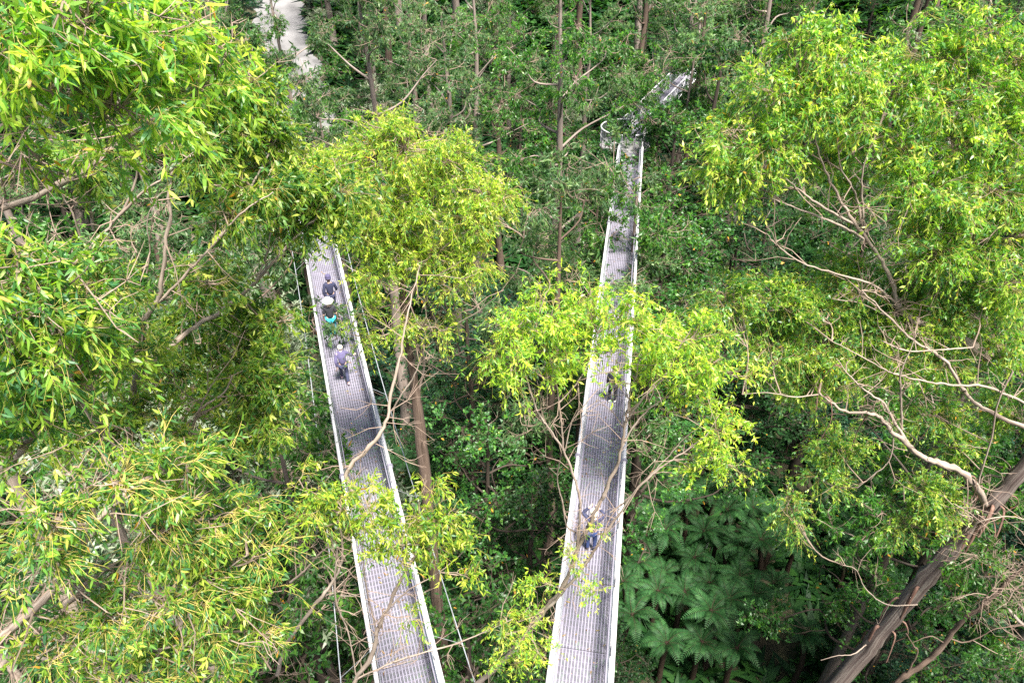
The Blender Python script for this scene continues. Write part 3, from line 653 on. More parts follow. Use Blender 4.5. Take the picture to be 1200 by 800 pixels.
hand_tree('eucalyptus_tree', 'thin bent gum stem right of the thick peeling trunk', [
    ('trunk', [('w', 7.8, 11, 0), ('w', 8.6, 11, 14), (1030, 830, 11), (1050, 800, 11), (1075, 782, 11), (1100, 762, 11), (1125, 730, 11), (1150, 710, 11), (1187, 675, 11), (1220, 640, 11)], [.15,.11,.08,.075,.07,.065,.06,.055,.045,.035], 0, 9),
    ('limb', [(1062, 790, 11), (1075, 765, 11), (1070, 755, 11), (1062, 742, 11)], 0.029, 0.015, 6),
    ('limb', [(1105, 752, 11), (1090, 745, 10.9), (1070, 752, 10.9)], 0.016, 0.009, 5),
    ('limb', [(1115, 748, 11), (1130, 752, 10.9), (1150, 745, 10.9), (1168, 736, 10.9), (1200, 732, 10.9)], 0.021, 0.011, 5),
    ('limb', [(1150, 705, 11), (1165, 690, 10.9), (1200, 690, 10.9), (1220, 680, 10.9)], 0.016, 0.009, 5),
    ('limb', [(1180, 680, 11), (1160, 660, 11), (1145, 650, 11)], 0.011, 0.006, 5),
], [(1130, 655, 10.9, 24, .6), (1165, 720, 10.8, 24, .6), (1180, 650, 10.9, 28, .6), (1195, 700, 10.8, 24, .6), (1120, 700, 10.8, 18, .6), (1200, 760, 10.8, 28, .6), (1110, 665, 10.8, 16, .6)],
    'leaf_green', (7.8, 11, 0), .10, .034, .6, bark='bark_brown', tone=.15, twig_len=.4, per=9, sec_r=.012, young='twig')

# ------------------------------------------------------------------ trees further off: one of each kind, then copies
def kind_tree(name, H, r0, crown0, n_limbs, limb_len, clump_r, leafmat, bark, L, W, nleaf, hang, flat, seed, conic=0.0, lean=.03, per=10, squash=.6, tone=0.0, top=True, bare=0):
    global rng
    keep = rng; rng = np.random.default_rng(seed)
    root = empty(name)
    n = 9
    zz = np.linspace(0, H * .94, n)
    wob = np.cumsum(rng.normal(0, lean * H / n, (n, 2)), 0); wob[0] = 0
    tr = spline(np.column_stack([wob, zz]), 4)
    mb = MB()
    tubes(mb, tr[None], (r0 * (1 - .85 * np.linspace(0, 1, len(tr)) ** .9) * (1 + .5 * np.exp(-np.linspace(0, 1, len(tr)) * 18)))[None], 10, 0, cap=True, rough=.05)
    link('trunk', mb.mesh('trunk', [M[bark]], True), root)
    bm_, anchors, clumps = MB(), [tr[int(len(tr) * .85):]], []
    ga = rng.uniform(0, 6.28)
    for k in range(n_limbs):
        f = crown0 + (0.96 - crown0) * (k + .5) / n_limbs
        b = tr[int(f * (len(tr) - 1))]
        ga += 2.4 + rng.normal(0, .3)
        ll = limb_len * rng.uniform(.7, 1.25) * (1 - conic * (f - crown0) / (1 - crown0)) * (1 if f < .85 or conic else .6)
        el = rng.uniform(.25, .8) if hang > .5 else rng.uniform(-.1, .3)
        d = np.array([math.cos(ga) * math.cos(el), math.sin(ga) * math.cos(el), math.sin(el)])
        pts = [b, b + d * ll * .4 + rng.normal(0, .06 * ll, 3), b + d * ll * .75 + rng.normal(0, .08 * ll, 3) + [0, 0, .08 * ll], b + d * ll + [0, 0, .12 * ll]]
        s = spline(pts, 4)
        rr = r0 * .30 * (1 - .6 * f) 
        tubes(bm_, s[None], np.linspace(rr, rr * .22, len(s))[None], 6, 0)
        if k < bare: continue
        anchors.append(s[4:])
        nc = 2 if ll > 1.5 else 1
        for j in range(nc + 1):
            c = s[[-1, len(s) * 2 // 3, len(s) * 5 // 6][j]] + rng.normal(0, .35, 3) * clump_r + np.array([0, 0, .15 * clump_r])
            r = clump_r * rng.uniform(.7, 1.2) * (1 - .5 * conic * (f - crown0) / (1 - crown0))
            clumps.append((*c, r, r, r * squash, KD * nleaf / (n_limbs * (nc + 1)) * (r / clump_r) ** 2))
    if top: clumps.append((*(tr[-1] + [0, 0, clump_r * .3]), clump_r * .9, clump_r * .9, clump_r * .8, KD * nleaf / n_limbs / 2))
    link('branches', bm_.mesh('branches', [M[bark]], True), root)
    wood, lv = MB(), []
    foliage(wood, lv, clumps, np.vstack(anchors), L, W, per, hang, False, clump_r * (.36 if hang > .5 else .5), (0, 0), flat, max(.02, r0 * .06), tone)
    mb = MB(); add_leaves(mb, join_leaves(lv), False)
    tag(link('crown', mb.mesh('crown', [M[leafmat]]), root), kind='stuff')
    tag(link('twigs', wood.mesh('twigs', [M['twig_dark' if bark == 'bark_dark' else 'twig']]), root), kind='stuff')
    root['H'] = H
    rng = keep
    return root
PROTO = {}
PROTO['gum'] = [kind_tree('gum_tree', 36, .55, .45, 15, 5.0, 1.9, 'leaf_grey', 'bark_far', .26, .075, 11000, 1.0, 1.0, 21),
                kind_tree('gum_tree', 33, .50, .38, 16, 4.6, 1.7, 'leaf_green', 'bark_far', .24, .07, 12000, 1.0, 1.0, 22, bare=3),
                kind_tree('gum_tree', 38, .60, .50, 14, 5.5, 2.0, 'leaf_grey', 'bark_brown', .26, .075, 11000, 1.0, 1.0, 23, bare=2)]
PROTO['young_gum'] = [kind_tree('young_gum_tree', 22, .26, .45, 13, 3.0, 1.25, 'leaf_green', 'bark_grey', .17, .05, 10000, .9, 1.0, 31, tone=.1),
                      kind_tree('young_gum_tree', 24, .28, .5, 13, 3.2, 1.3, 'leaf_grey', 'bark_brown', .18, .05, 10000, .9, 1.0, 32, tone=.1)]
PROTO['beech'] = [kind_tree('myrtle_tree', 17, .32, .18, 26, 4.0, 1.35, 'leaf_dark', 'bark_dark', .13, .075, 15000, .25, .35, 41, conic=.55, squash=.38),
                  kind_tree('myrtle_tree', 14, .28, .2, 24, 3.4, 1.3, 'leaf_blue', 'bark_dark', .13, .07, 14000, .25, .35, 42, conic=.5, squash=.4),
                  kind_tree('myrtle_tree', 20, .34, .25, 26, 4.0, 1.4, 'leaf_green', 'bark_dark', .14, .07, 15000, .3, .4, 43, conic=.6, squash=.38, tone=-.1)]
PROTO['wattle'] = [kind_tree('wattle_tree', 16, .2, .4, 15, 2.8, 1.2, 'leaf_sage', 'bark_grey', .14, .035, 14000, .2, .6, 51, conic=.2, squash=.55),
                   kind_tree('wattle_tree', 13, .17, .35, 14, 2.6, 1.15, 'leaf_sage', 'bark_dark', .13, .04, 13000, .2, .5, 52, conic=.3, squash=.55)]
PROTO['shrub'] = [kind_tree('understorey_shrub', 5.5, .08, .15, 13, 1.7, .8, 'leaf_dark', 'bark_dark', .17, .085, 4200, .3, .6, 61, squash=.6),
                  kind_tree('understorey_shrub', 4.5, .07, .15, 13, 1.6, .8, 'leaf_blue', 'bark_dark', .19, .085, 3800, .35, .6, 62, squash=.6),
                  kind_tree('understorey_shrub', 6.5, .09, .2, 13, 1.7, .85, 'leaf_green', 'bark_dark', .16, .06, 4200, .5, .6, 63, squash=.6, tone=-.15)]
# tree fern: trunk and single fronds
def frond_mesh(seed):
    r = np.random.default_rng(seed)
    mb = MB()
    n = 20
    t = np.linspace(0, 1, n + 1)
    x = t * 2.3; z = .75 * np.sin(t * 2.1) * 1.0 - .95 * t ** 2.4
    s = np.column_stack([x, .06 * np.sin(t * 3), z])
    tubes(mb, s[None], np.linspace(.022, .005, n + 1)[None], 3, 1)
    V, T = [], []
    for i in range(2, n + 1):
        w = .62 * math.sin(math.pi * min(1, (t[i] * .93 + .05))) ** .7 * (1.05 - .3 * t[i])
        for sg in (-1, 1):
            b = s[i]; tx = s[i] - s[i - 1]; tx = tx / np.linalg.norm(tx)
            d = np.array([.42, sg * .9, -.16 + r.normal(0, .05)]); d = d / np.linalg.norm(d)
            h = .052
            V += [b - tx * h * .6, b + d * w * .55 - tx * h + [0, 0, -.0], b + d * w + [0, 0, -.10 * w], b + d * w * .5 + tx * h, b + tx * h * .6]
            T += [np.clip(r.normal(.5, .15), 0, 1)] * 5
    V = np.array(V)
    b = np.arange(len(V) // 5)[:, None] * 5
    mb.add(V, [np.concatenate([b + [0, 1, 3], b + [0, 3, 4], b + [1, 2, 3]])], 0, T)
    return mb.mesh('frond', [M['fern'], M['trunk_fern']])
FR = [frond_mesh(k) for k in range(3)]
def fern_proto(h, nf, seed):
    r = np.random.default_rng(seed)
    root = empty('tree_fern')
    mb = MB()
    s = spline([(0, 0, 0), (r.normal(0, .12), r.normal(0, .12), h * .5), (r.normal(0, .2), r.normal(0, .2), h)], 5)
    tubes(mb, s[None], np.linspace(.17, .12, len(s))[None], 9, 0, cap=True, rough=.08)
    link('trunk', mb.mesh('trunk', [M['trunk_fern']], True), root)
    for k in range(nf):
        o = link('frond', FR[k % 3], root)
        a = k * 2.3999 + r.normal(0, .12)
        o.location = s[-1]
        o.rotation_euler = (r.normal(0, .12), r.uniform(-.55, .18), a)
        sc = r.uniform(.42, .68); o.scale = (sc, sc, sc)
    root['H'] = h + .5
    return root
PROTO['fern'] = [fern_proto(3.6, 15, 71), fern_proto(4.6, 16, 72), fern_proto(1.4, 14, 73)]

lw = lambda y: (.5217 - .3103 * y, y)      # centre lines of the two walkways
rw = lambda y: (.0037 + .1664 * y, y)
USED = set()
INFO = {}
def plant(kind, x, y, h=None, var=None, rz=None, label=None, cat='tree', group=None):
    v = PROTO[kind][var if var is not None else int(rng.integers(len(PROTO[kind])))]
    if v.name in USED: o = copy_tree(v)
    else: o = v; USED.add(v.name)
    g = float(terrain(x, y)) - .1
    sc = 1.0 if h is None else h / v['H']
    o.location = (x, y, g)
    o.rotation_euler = (0, 0, rng.uniform(0, 6.28) if rz is None else rz)
    o.scale = (sc, sc, sc)
    return tag(o, label, cat, group)
def plant_top(kind, px, py, Y, **kw):
    p = P(px, py, Y)
    return plant(kind, p[0], Y, h=p[2] - float(terrain(p[0], Y)), **kw)

for a in [
    ('gum', 668, -60, 46, 1, 'tall gum with forked red-brown trunk behind the top of the right walkway', 'tree'),
    ('gum', 412, -50, 44, 0, 'tall gum with pale crooked limbs beside the gravel road', 'tree'),
    ('young_gum', 660, 175, 27, 1, 'grey-green gum with straight slim trunk just left of the far right walkway', 'tree'),
    ('young_gum', 372, 75, 52, 0, 'small gum standing in front of the pale gravel road', 'tree'),
    ('young_gum', 312, 60, 58, 1, 'thin gum at the left edge of the pale gravel road', 'tree'),
    ('young_gum', 705, 178, 35, 1, 'pale-leaved gum crossing the right walkway below the lookout', 'tree'),
    ('beech', 768, 132, 44.2, 0, 'dark myrtle beside the lookout railing', 'tree'),
    ('gum', 316, -45, 60, 1, 'tall gum with bare lower limbs crossing in front of the pale road', 'tree'),
    ('young_gum', 335, 85, 66, 1, 'slender gum right in front of the pale gravel road', 'tree'),
    ('gum', 838, -40, 50, 2, 'grey-trunked gum behind the dark myrtle at the top', 'tree'),
    ('gum', 553, -60, 58, 1, 'slim dark-trunked gum in the dark gap at top centre', 'tree'),
    ('beech', 800, 108, 42, 2, 'dense olive myrtle hiding the right side of the lookout', 'tree'),
    ('beech', 855, 40, 44, 0, 'dense dark myrtle crown behind the golden gum', 'tree'),
    ('young_gum', 765, 188, 31, 0, 'thin green gum leaning over the right walkway before the lookout', 'tree'),
    ('beech', 790, 235, 31, 2, 'dark-trunked myrtle right of the right walkway', 'tree'),
    ('beech', 560, 480, 22, 2, 'feathery bright green tree in the hollow between the walkways', 'tree'),
    ('beech', 625, 560, 20, 0, 'dark green tree close by the left side of the right walkway', 'tree'),
    ('beech', 545, 330, 33, 0, 'dark tree in the shade behind the golden trunk', 'tree'),
    ('beech', 600, 330, 38, 1, 'blue-green tree in the shade at the centre', 'tree'),
    ('wattle', 232, 385, 28, 1, 'pale sage wattle close left of the left walkway', 'tree'),
    ('wattle', 205, 440, 19, 1, 'pale sage wattle showing through a gap in the left gums', 'tree'),
    ('wattle', 437, 90, 62, 0, 'pale wattle behind the crooked gum at the top', 'tree'),
    ('wattle', 222, 305, 29, 1, 'pale wattle behind the left gums', 'tree'),
    ('young_gum', 60, 215, 22, 0, 'mid green gum behind the left edge trees', 'tree'),
    ('young_gum', 150, 190, 27, 1, 'grey-green gum behind the upper left gum', 'tree'),
    ('young_gum', 235, 230, 23, 1, 'brown-stemmed gum behind the many-stemmed gum', 'tree'),
    ('young_gum', 300, 470, 15, 0, 'slim gum with pale stem below the left foliage', 'tree'),
    ('beech', 330, 590, 14, 2, 'bright green tree below the left walkway edge', 'tree'),
    ('beech', 230, 560, 17, 0, 'dark green tree under the left gums', 'tree'),
    ('beech', 900, 235, 38, 0, 'dark tree in the shade below the pale forked limbs', 'tree'),
    ('beech', 872, 262, 44, 1, 'blue-green tree in the shade behind the golden gum limbs', 'tree'),
    ('beech', 1020, 240, 37, 0, 'dark myrtle behind the fork of the pale limbs', 'tree'),
    ('beech', 1165, 470, 21, 2, 'dark tree behind the white bent limb', 'tree'),
    ('young_gum', 1185, 300, 22, 0, 'green gum crown under the right edge of the golden gum', 'tree'),
    ('young_gum', 1090, -10, 44, 0, 'green gum behind the top right of the golden gum', 'tree'),
]:
    plant_top(a[0], a[1], a[2], a[3], var=a[4], label=a[5], cat=a[6])

for x, y, h, w in [(20, 5, 37, 'beside the leaning gum'), (19.5, 12, 35, 'beside the foot of the golden gum'), (24.5, 18, 36, 'beyond the golden gum'), (17, -2, 38, 'nearest the viewer'), (28, 24, 36, 'furthest back')]:  # gums out of view, added to shade the understorey at lower right
    plant('gum', x, y, h=h, label='tall unseen gum added for shade at right, ' + w, cat='tree', group='unseen shade gums beyond the right edge')
plant('beech', -1.5, 13.6, h=23.5, var=2, label='mid green myrtle at the foot of the tall brown-trunked golden gum', cat='tree')
plant('young_gum', 10.6, 45.2, h=31.5, var=0, label='green gum crown screening the far walkway beyond the lookout', cat='tree')
KEEP = [((322, 30, 350, 85), 92), ((712, 140, 745, 190), 60), ((750, 105, 780, 150), 60), ((708, 195, 752, 330), 40), ((340, 270, 420, 480), 40)]
def clear(x, y, h, r):
    g = float(terrain(x, y))
    for f in (.1, .3, .5, .7, .9):
        u, v, z = proj(np.array([x, y, g + h * f]))
        rp = (r if f > .4 else .4) * F / z
        for (x0, y0, x1, y1), D in KEEP:
            if y < D and u + rp > x0 and u - rp < x1 and v + rp * .6 > y0 and v - rp * .6 < y1: return False
    return True
MANY = []
LOOK = {'gum': ['grey-barked gum', 'green-crowned gum', 'brown-barked gum'], 'beech': ['dark myrtle', 'blue-green myrtle', 'mid green myrtle'], 'wattle': ['pale tall wattle', 'pale low wattle'],
        'shrub': ['dark shrub', 'blue-green shrub', 'mid green shrub'], 'fern': ['tree fern', 'tall tree fern', 'low tree fern']}
def place_words(x, y, h):
    u, v, z = proj(np.array([x, y, float(terrain(x, y)) + h * .7]))
    lx = 600 + (lw(max(y, 1))[0] / depth(np.array([lw(max(y, 1))[0], y, 25.5]))) * F
    if y > 46:
        a = ('far left of the gravel road' if u < 200 else 'just left of the gravel road' if u < 310 else 'behind the gravel road bend' if u < 400 else 'right of the gravel road' if u < 500 else 'left of the round lookout' if u < 620
             else 'close left of the round lookout' if u < 705 else 'behind the round lookout' if u < 770 else 'just right of the round lookout' if u < 860 else 'behind the golden gum crown' if u < 1050 else 'behind the top right crown')
        b = 'low' if y < 66 else 'halfway up' if y < 92 else 'high up'
        return f'{b} {a}'
    xl, xr = .5217 - .3103 * y, .0037 + .1664 * y
    a = 'far left of the left walkway' if x < xl - 9 else 'left of the left walkway' if x < xl - 1.2 else 'under the left walkway' if x < xl + 1.2 else 'between the two walkways' if x < xr - 1.2 else 'under the right walkway' if x < xr + 1.2 else 'right of the right walkway' if x < xr + 9 else 'far right of the right walkway'
    b = 'at the near end' if y < 16 else 'midway' if y < 30 else 'towards the lookout'
    return f'{a} {b}'
def label_many():
    by = {}
    for o, look, x, y, h, cat, group in MANY:
        by.setdefault((look, place_words(x, y, h), cat), []).append((proj(np.array([x, y, float(terrain(x, y)) + h]))[0], o))
    for (look, where, cat), m in by.items():
        m.sort(key=lambda q: q[0])
        n = len(m)
        for i, (u, o) in enumerate(m):
            pre = '' if n == 1 else 'leftmost ' if i == 0 else 'rightmost ' if i == n - 1 else 'middle ' if n == 3 else ['', 'second ', 'third ', 'fourth ', 'fifth ', 'sixth ', 'seventh ', 'eighth ', 'ninth ', 'tenth ', 'eleventh ', 'twelfth ', 'thirteenth ', 'fourteenth ', 'fifteenth ', 'sixteenth ', 'seventeenth ', 'eighteenth '][min(i, 17)]
            suf = '' if pre in ('', 'leftmost ', 'rightmost ', 'middle ') else ' from left'
            o['label'] = f'{pre}{look} {where}{suf}'
def scatter(kind, n, y0, y1, dmin, hr, rad, label, cat, group, wide=0, hide=None):
    pts = []
    tries = 0
    while len(pts) < n and tries < n * 40:
        tries += 1
        y = math.sqrt(rng.uniform(y0 * y0, y1 * y1))
        w = .6 * y + 19 + wide
        x = rng.uniform(-w, w)
        if any((x - a) ** 2 + (y - b) ** 2 < dmin * dmin for a, b in pts): continue
        h = rng.uniform(*hr)
        if not clear(x, y, h, rad): continue
        if hide and any(x0 < proj(np.array([x, y, 4.]))[0] < x1 and y0_ < proj(np.array([x, y, 4.]))[1] < y1_ for x0, y0_, x1, y1_ in hide): continue
        # stay off the road
        if np.min(np.hypot(RC[:, 0] - x, RC[:, 1] - y)) < 5: continue
        pts.append((x, y))
        v = int(rng.integers(len(PROTO[kind])))
        MANY.append((plant(kind, x, y, h=h, var=v, label=label, cat=cat, group=group), LOOK[kind][v], x, y, h, cat, group))
scatter('gum', 62, 50, 125, 5.5, (26, 38), 4.5, 'tall gum tree on the far hillside behind the walkways', 'tree', 'gum trees on the far hillside')
scatter('beech', 52, 46, 110, 4.0, (11, 20), 3.5, 'dark rainforest tree on the far hillside between the gums', 'tree', 'dark trees on the far hillside')
scatter('wattle', 12, 50, 110, 6, (11, 17), 2.5, 'pale wattle on the far hillside between the gums', 'tree', 'pale wattles on the far hillside')
scatter('beech', 34, 14, 46, 5.0, (9, 15), 3.5, 'dark rainforest tree on the forest floor under the walkways', 'tree', 'dark trees under the walkways', hide=[(715, 530, 1000, 1350), (470, 640, 650, 1300)])
scatter('shrub', 130, 3, 50, 2.0, (3.5, 6.5), 1.6, 'leafy dark shrub on the forest floor', 'shrub', 'shrubs on the forest floor', hide=[(715, 500, 980, 920), (480, 640, 640, 900)])
# ferns: the ones in the open at lower right, then the rest
for (x, y) in [(815, 640), (790, 600), (850, 610), (760, 650), (830, 690), (745, 610), (870, 660), (780, 560), (800, 700), (880, 720), (905, 690), (750, 560), (840, 570), (770, 700), (930, 650), (1000, 780), (940, 770), (1050, 690), (500, 560), (520, 540), (545, 700), (600, 640), (470, 560), (1130, 790), (860, 770), (735, 690), (775, 640), (805, 610), (850, 655), (845, 720), (730, 740), (900, 640), (765, 585), (880, 600), (700, 530), (820, 760), (780, 760), (790, 570), (825, 585), (812, 660), (842, 630), (758, 610), (778, 672), (862, 690), (890, 665), (748, 665), (835, 745), (742, 580), (770, 540), (560, 690), (580, 740), (520, 700), (540, 760), (620, 700)]:
    p = G(x, y, 4.0)
    v = int(rng.integers(2)); h = PROTO['fern'][v]['H'] * rng.uniform(.9, 1.2)
    MANY.append((plant('fern', p[0], p[1], h=h, var=v, label='tree fern on the forest floor', cat='tree fern', group='tree ferns on the forest floor'), LOOK['fern'][v], p[0], p[1], h, 'tree fern', ''))
scatter('fern', 45, 6, 45, 2.2, (1.9, 4.6), 1.5, 'green tree fern with arching fronds on the shaded forest floor', 'tree fern', 'tree ferns on the forest floor')

label_many()
# low growth that covers the floor
mb = MB()
n = 14000
yy = rng.uniform(0, 1, n) ** .62 * 135; xx = rng.uniform(-1, 1, n) * (.6 * yy + 20)
B0 = np.column_stack([xx, yy, terrain(xx, yy)])
k = 8
B = np.repeat(B0, k, 0)
a = rng.uniform(0, 6.28, n * k); e = rng.uniform(.2, 1.0, n * k)
D = np.column_stack([np.cos(a) * np.cos(e), np.sin(a) * np.cos(e), np.sin(e)])
S = np.column_stack([-np.sin(a), np.cos(a), 0 * a])
far = np.repeat(np.hypot(xx[:, None] - RC[:, 0], yy[:, None] - RC[:, 1]).min(1) > 4.5, k)
Lg = rng.uniform(.5, 1.5, n * k) * (1 + B[:, 1] / 90) * far
V = leaf_verts(B, D, S, Lg, Lg * .26, np.full(n * k, -.45), rng.normal(0, .1, n * k), False)
mb.add(V.reshape(-1, 3), leaf_faces(n * k, False), 0, np.repeat(rng.uniform(0, .8, n * k), 4), V.reshape(-1, 3))
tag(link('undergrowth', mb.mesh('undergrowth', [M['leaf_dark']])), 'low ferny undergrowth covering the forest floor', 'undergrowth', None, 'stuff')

for ks in PROTO.values():
    for p in ks:
        if p.name not in USED:
            for c in KIDS.get(p.name, []): bpy.data.objects.remove(c)
            bpy.data.objects.remove(p)

# ------------------------------------------------------------------ the walkways
DK = 25.5                      # deck height
BAY = 2.0
HW, TR, RAIL = .69, .052, 1.1
def walkway_meshes():
    d = {}
    mb = MB()
    n = 15
    for i in range(n):
        x = -HW + .13 + (2 * HW - .26) * i / (n - 1)
        box(mb, (x - .020, .01, -.035), (x + .020, BAY - .01, 0))
    for j in range(11):
        y = .1 + j * (BAY - .2) / 10
        box(mb, (-HW + .08, y - .012, -.062), (HW - .08, y + .012, -.038))
    for i in range(n - 1):
        x = -HW + .13 + (2 * HW - .26) * (i + .5) / (n - 1)
        box(mb, (x - .006, .01, -.030), (x + .006, BAY - .01, -.006))
    d['deck_panel'] = mb.mesh('deck_panel', [M['steel_galv']])
    mb = MB(); box(mb, (-HW, -.035, -.16), (HW, .035, -.066)); d['cross_beam'] = mb.mesh('cross_beam', [M['steel_galv']])
    mb = MB(); bar(mb, (0, 0, 0), (0, 0, RAIL), .026, 8); d['post'] = mb.mesh('post', [M['steel_white']])
    mb = MB(); bar(mb, (0, .03, .05), (0, BAY / 2, RAIL - .05), .020, 7); d['diag_up'] = mb.mesh('diagonal_brace', [M['steel_white']])
    mb = MB(); bar(mb, (0, BAY / 2, RAIL - .05), (0, BAY - .03, .05), .020, 7); d['diag_down'] = mb.mesh('diagonal_brace', [M['steel_white']])
    mb = MB(); bar(mb, (-HW, 0, -.2), (HW, BAY, -.2), .028, 7); d['floor_a'] = mb.mesh('floor_brace', [M['steel_galv']])
    mb = MB(); bar(mb, (HW, 0, -.26), (-HW, BAY, -.26), .028, 7); d['floor_b'] = mb.mesh('floor_brace', [M['steel_galv']])
    mb = MB()
    for k in range(1, 11):
        z = k * RAIL / 11
        bar(mb, (0, 0, z), (0, BAY, z), .0055, 4)
    for k in range(1, 14):
        bar(mb, (0, k * BAY / 14, .06), (0, k * BAY / 14, RAIL - .06), .0045, 4)
    d['side_mesh'] = mb.mesh('side_mesh', [M['cable']])
    mb = MB()
    tubes(mb, np.array([[(0, -.035, 0), (0, .035, 0)]]), np.full((1, 2), TR * 1.75), 14, 0, cap=True)
    for k in range(8):
        a = k * math.pi / 4
        bar(mb, (TR * 1.42 * math.cos(a), -.055, TR * 1.42 * math.sin(a)), (TR * 1.42 * math.cos(a), .055, TR * 1.42 * math.sin(a)), .011, 6)
    d['coupler'] = mb.mesh('coupler', [M['steel_galv']])
    mb = MB(); tubes(mb, np.array([[(0, 0, 0), (0, BAY * 2, 0), (0, BAY * 4, 0)]]), np.full((1, 3), TR), 12, 0, cap=True); d['chord'] = mb.mesh('chord', [M['steel_white']], True)
    mb = MB(); bar(mb, (0, 0, 0), (0, BAY * 4, 0), .017, 8); d['hand_rail'] = mb.mesh('hand_rail', [M['steel_galv']])
    mb = MB(); box(mb, (-.006, 0, 0), (.006, BAY * 4, .09)); d['kick_plate'] = mb.mesh('kick_plate', [M['steel_galv']])
    return d
WM = walkway_meshes()
def walkway(p0, p1, label, z0=DK, z1=DK, cables=False, off=0.0):
    p0, p1 = np.array(p0, float), np.array(p1, float)
    Ld = np.linalg.norm(p1 - p0)
    root = empty('suspended_walkway', (*p0, z0), label, 'walkway', None, rz=math.atan2(-(p1 - p0)[0], (p1 - p0)[1]))
    root.rotation_euler[0] = math.atan2(z1 - z0, Ld)
    nb = int(Ld // BAY)
    for i in range(nb):
        y = i * BAY
        link('deck_panel', WM['deck_panel'], root, (0, y, 0))
        link('cross_beam', WM['cross_beam'], root, (0, y, 0))
        link('floor_brace', WM['floor_a'], root, (0, y, 0)); link('floor_brace', WM['floor_b'], root, (0, y, 0))
        for s in (-1, 1):
            link('post', WM['post'], root, (s * HW, y, .03))
            link('diagonal_brace', WM['diag_up'], root, (s * HW, y, .03)); link('diagonal_brace', WM['diag_down'], root, (s * HW, y, .03))
            link('side_mesh', WM['side_mesh'], root, (s * (HW - .075), y, 0))
    for i in range(0, nb - 3, 4):
        y = i * BAY
        for s in (-1, 1):
            for z in (0.0, RAIL):
                link('chord', WM['chord'], root, (s * HW, y, z))
                link('coupler', WM['coupler'], root, (s * HW, y + off, z))
            link('hand_rail', WM['hand_rail'], root, (s * (HW - .13), y, RAIL - .12))
            link('kick_plate', WM['kick_plate'], root, (s * (HW - .09), y, .005))
    if cables:
        for s in (-1, 1):
            mb = MB()
            t = np.linspace(0, Ld, 24)
            sp = 1.25 + .75 * ((t - Ld * .62) / (Ld * .62)) ** 2
            c = np.column_stack([s * sp, t, -.5 - .9 * ((t - Ld * .62) / (Ld * .62)) ** 2])
            tubes(mb, c[None], np.full((1, 24), .016), 6, 0, cap=True)
            link('stay_cable', mb.mesh('stay_cable', [M['cable']], True), root)
            mb = MB()
            for k in range(2, 22, 3):
                bar(mb, (s * HW, t[k], -.05), tuple(c[k]), .007, 5)
            link('cable_tie', mb.mesh('cable_tie', [M['cable']]), root)
    return root
walkway(lw(2.4), lw(2.4 + 38), 'left steel mesh walkway with white tube rails and three people on it', cables=True, off=5.6)
walkway(rw(2.5), rw(44.2), 'right steel mesh walkway with white tube rails reaching the round lookout', off=5.6)
# round lookout where the right walkway ends, and the walkway that goes on from it
pc = np.array([7.15, 45.4])
root = empty('round_lookout', (*pc, DK), 'round pale lookout platform with curved railing beyond the right walkway', 'platform')
mb = MB()
a = np.linspace(0, 2 * math.pi, 29)[:-1]
rim = np.column_stack([np.cos(a) * 1.6, np.sin(a) * 1.6])
mb.add(np.vstack([np.column_stack([rim, np.full(28, -.12)]), np.column_stack([rim, np.zeros(28)])]), [np.arange(28)[None, ::-1], np.arange(28, 56)[None], np.array([[i, (i + 1) % 28, 28 + (i + 1) % 28, 28 + i] for i in range(28)])])
link('platform_deck', mb.mesh('platform_deck', [M['ply']]), root)
for z, nm, r in ((1.1, 'hand_rail', .035), (.58, 'mid_rail', .014)):
    mb = MB()
    aa = np.linspace(R(75), R(255), 26)
    tubes(mb, np.column_stack([np.cos(aa) * 1.55, np.sin(aa) * 1.55, np.full(26, z)])[None], np.full((1, 26), r), 8, 0, cap=True)
    link(nm, mb.mesh(nm, [M['steel_white']], True), root)
    mb = MB()
    aa = np.linspace(R(-75), R(35), 18)
    tubes(mb, np.column_stack([np.cos(aa) * 1.55, np.sin(aa) * 1.55, np.full(18, z)])[None], np.full((1, 18), r), 8, 0, cap=True)
    link(nm, mb.mesh(nm, [M['steel_white']], True), root)
mb = MB(); bar(mb, (0, 0, 0), (0, 0, 1.1), .022, 8); pm = mb.mesh('post', [M['steel_galv']])
for q in list(np.linspace(R(75), R(255), 7)) + list(np.linspace(R(-75), R(35), 5)):
    link('post', pm, root, (math.cos(q) * 1.55, math.sin(q) * 1.55, 0))
mb = MB()
zt = float(terrain(*pc)) - DK
mi = MB()
for q in np.concatenate([np.linspace(R(75), R(255), 44), np.linspace(R(-75), R(35), 27)]):
    bar(mi, (math.cos(q) * 1.54, math.sin(q) * 1.54, .02), (math.cos(q) * 1.54, math.sin(q) * 1.54, 1.08), .007, 4)
link('side_mesh', mi.mesh('side_mesh', [M['steel_galv']]), root)
mi = MB()
for q in np.linspace(0, 2 * math.pi, 9)[:-1]:
    bar(mi, (math.cos(q) * 1.5, math.sin(q) * 1.5, -.2), (0, 0, -1.6), .05, 8)
link('strut', mi.mesh('strut', [M['steel_galv']]), root)
tubes(mb, np.array([[(0, 0, zt - .3), (0, 0, -.13)]]), np.full((1, 2), .28), 14, 0, cap=True)
link('pylon', mb.mesh('pylon', [M['steel_galv']], True), root)
d2 = np.array([4.8, 10.4]); d2 /= np.linalg.norm(d2)
walkway(pc + d2 * 1.65, pc + d2 * 20, 'far steel walkway leading away from the round lookout at the top')

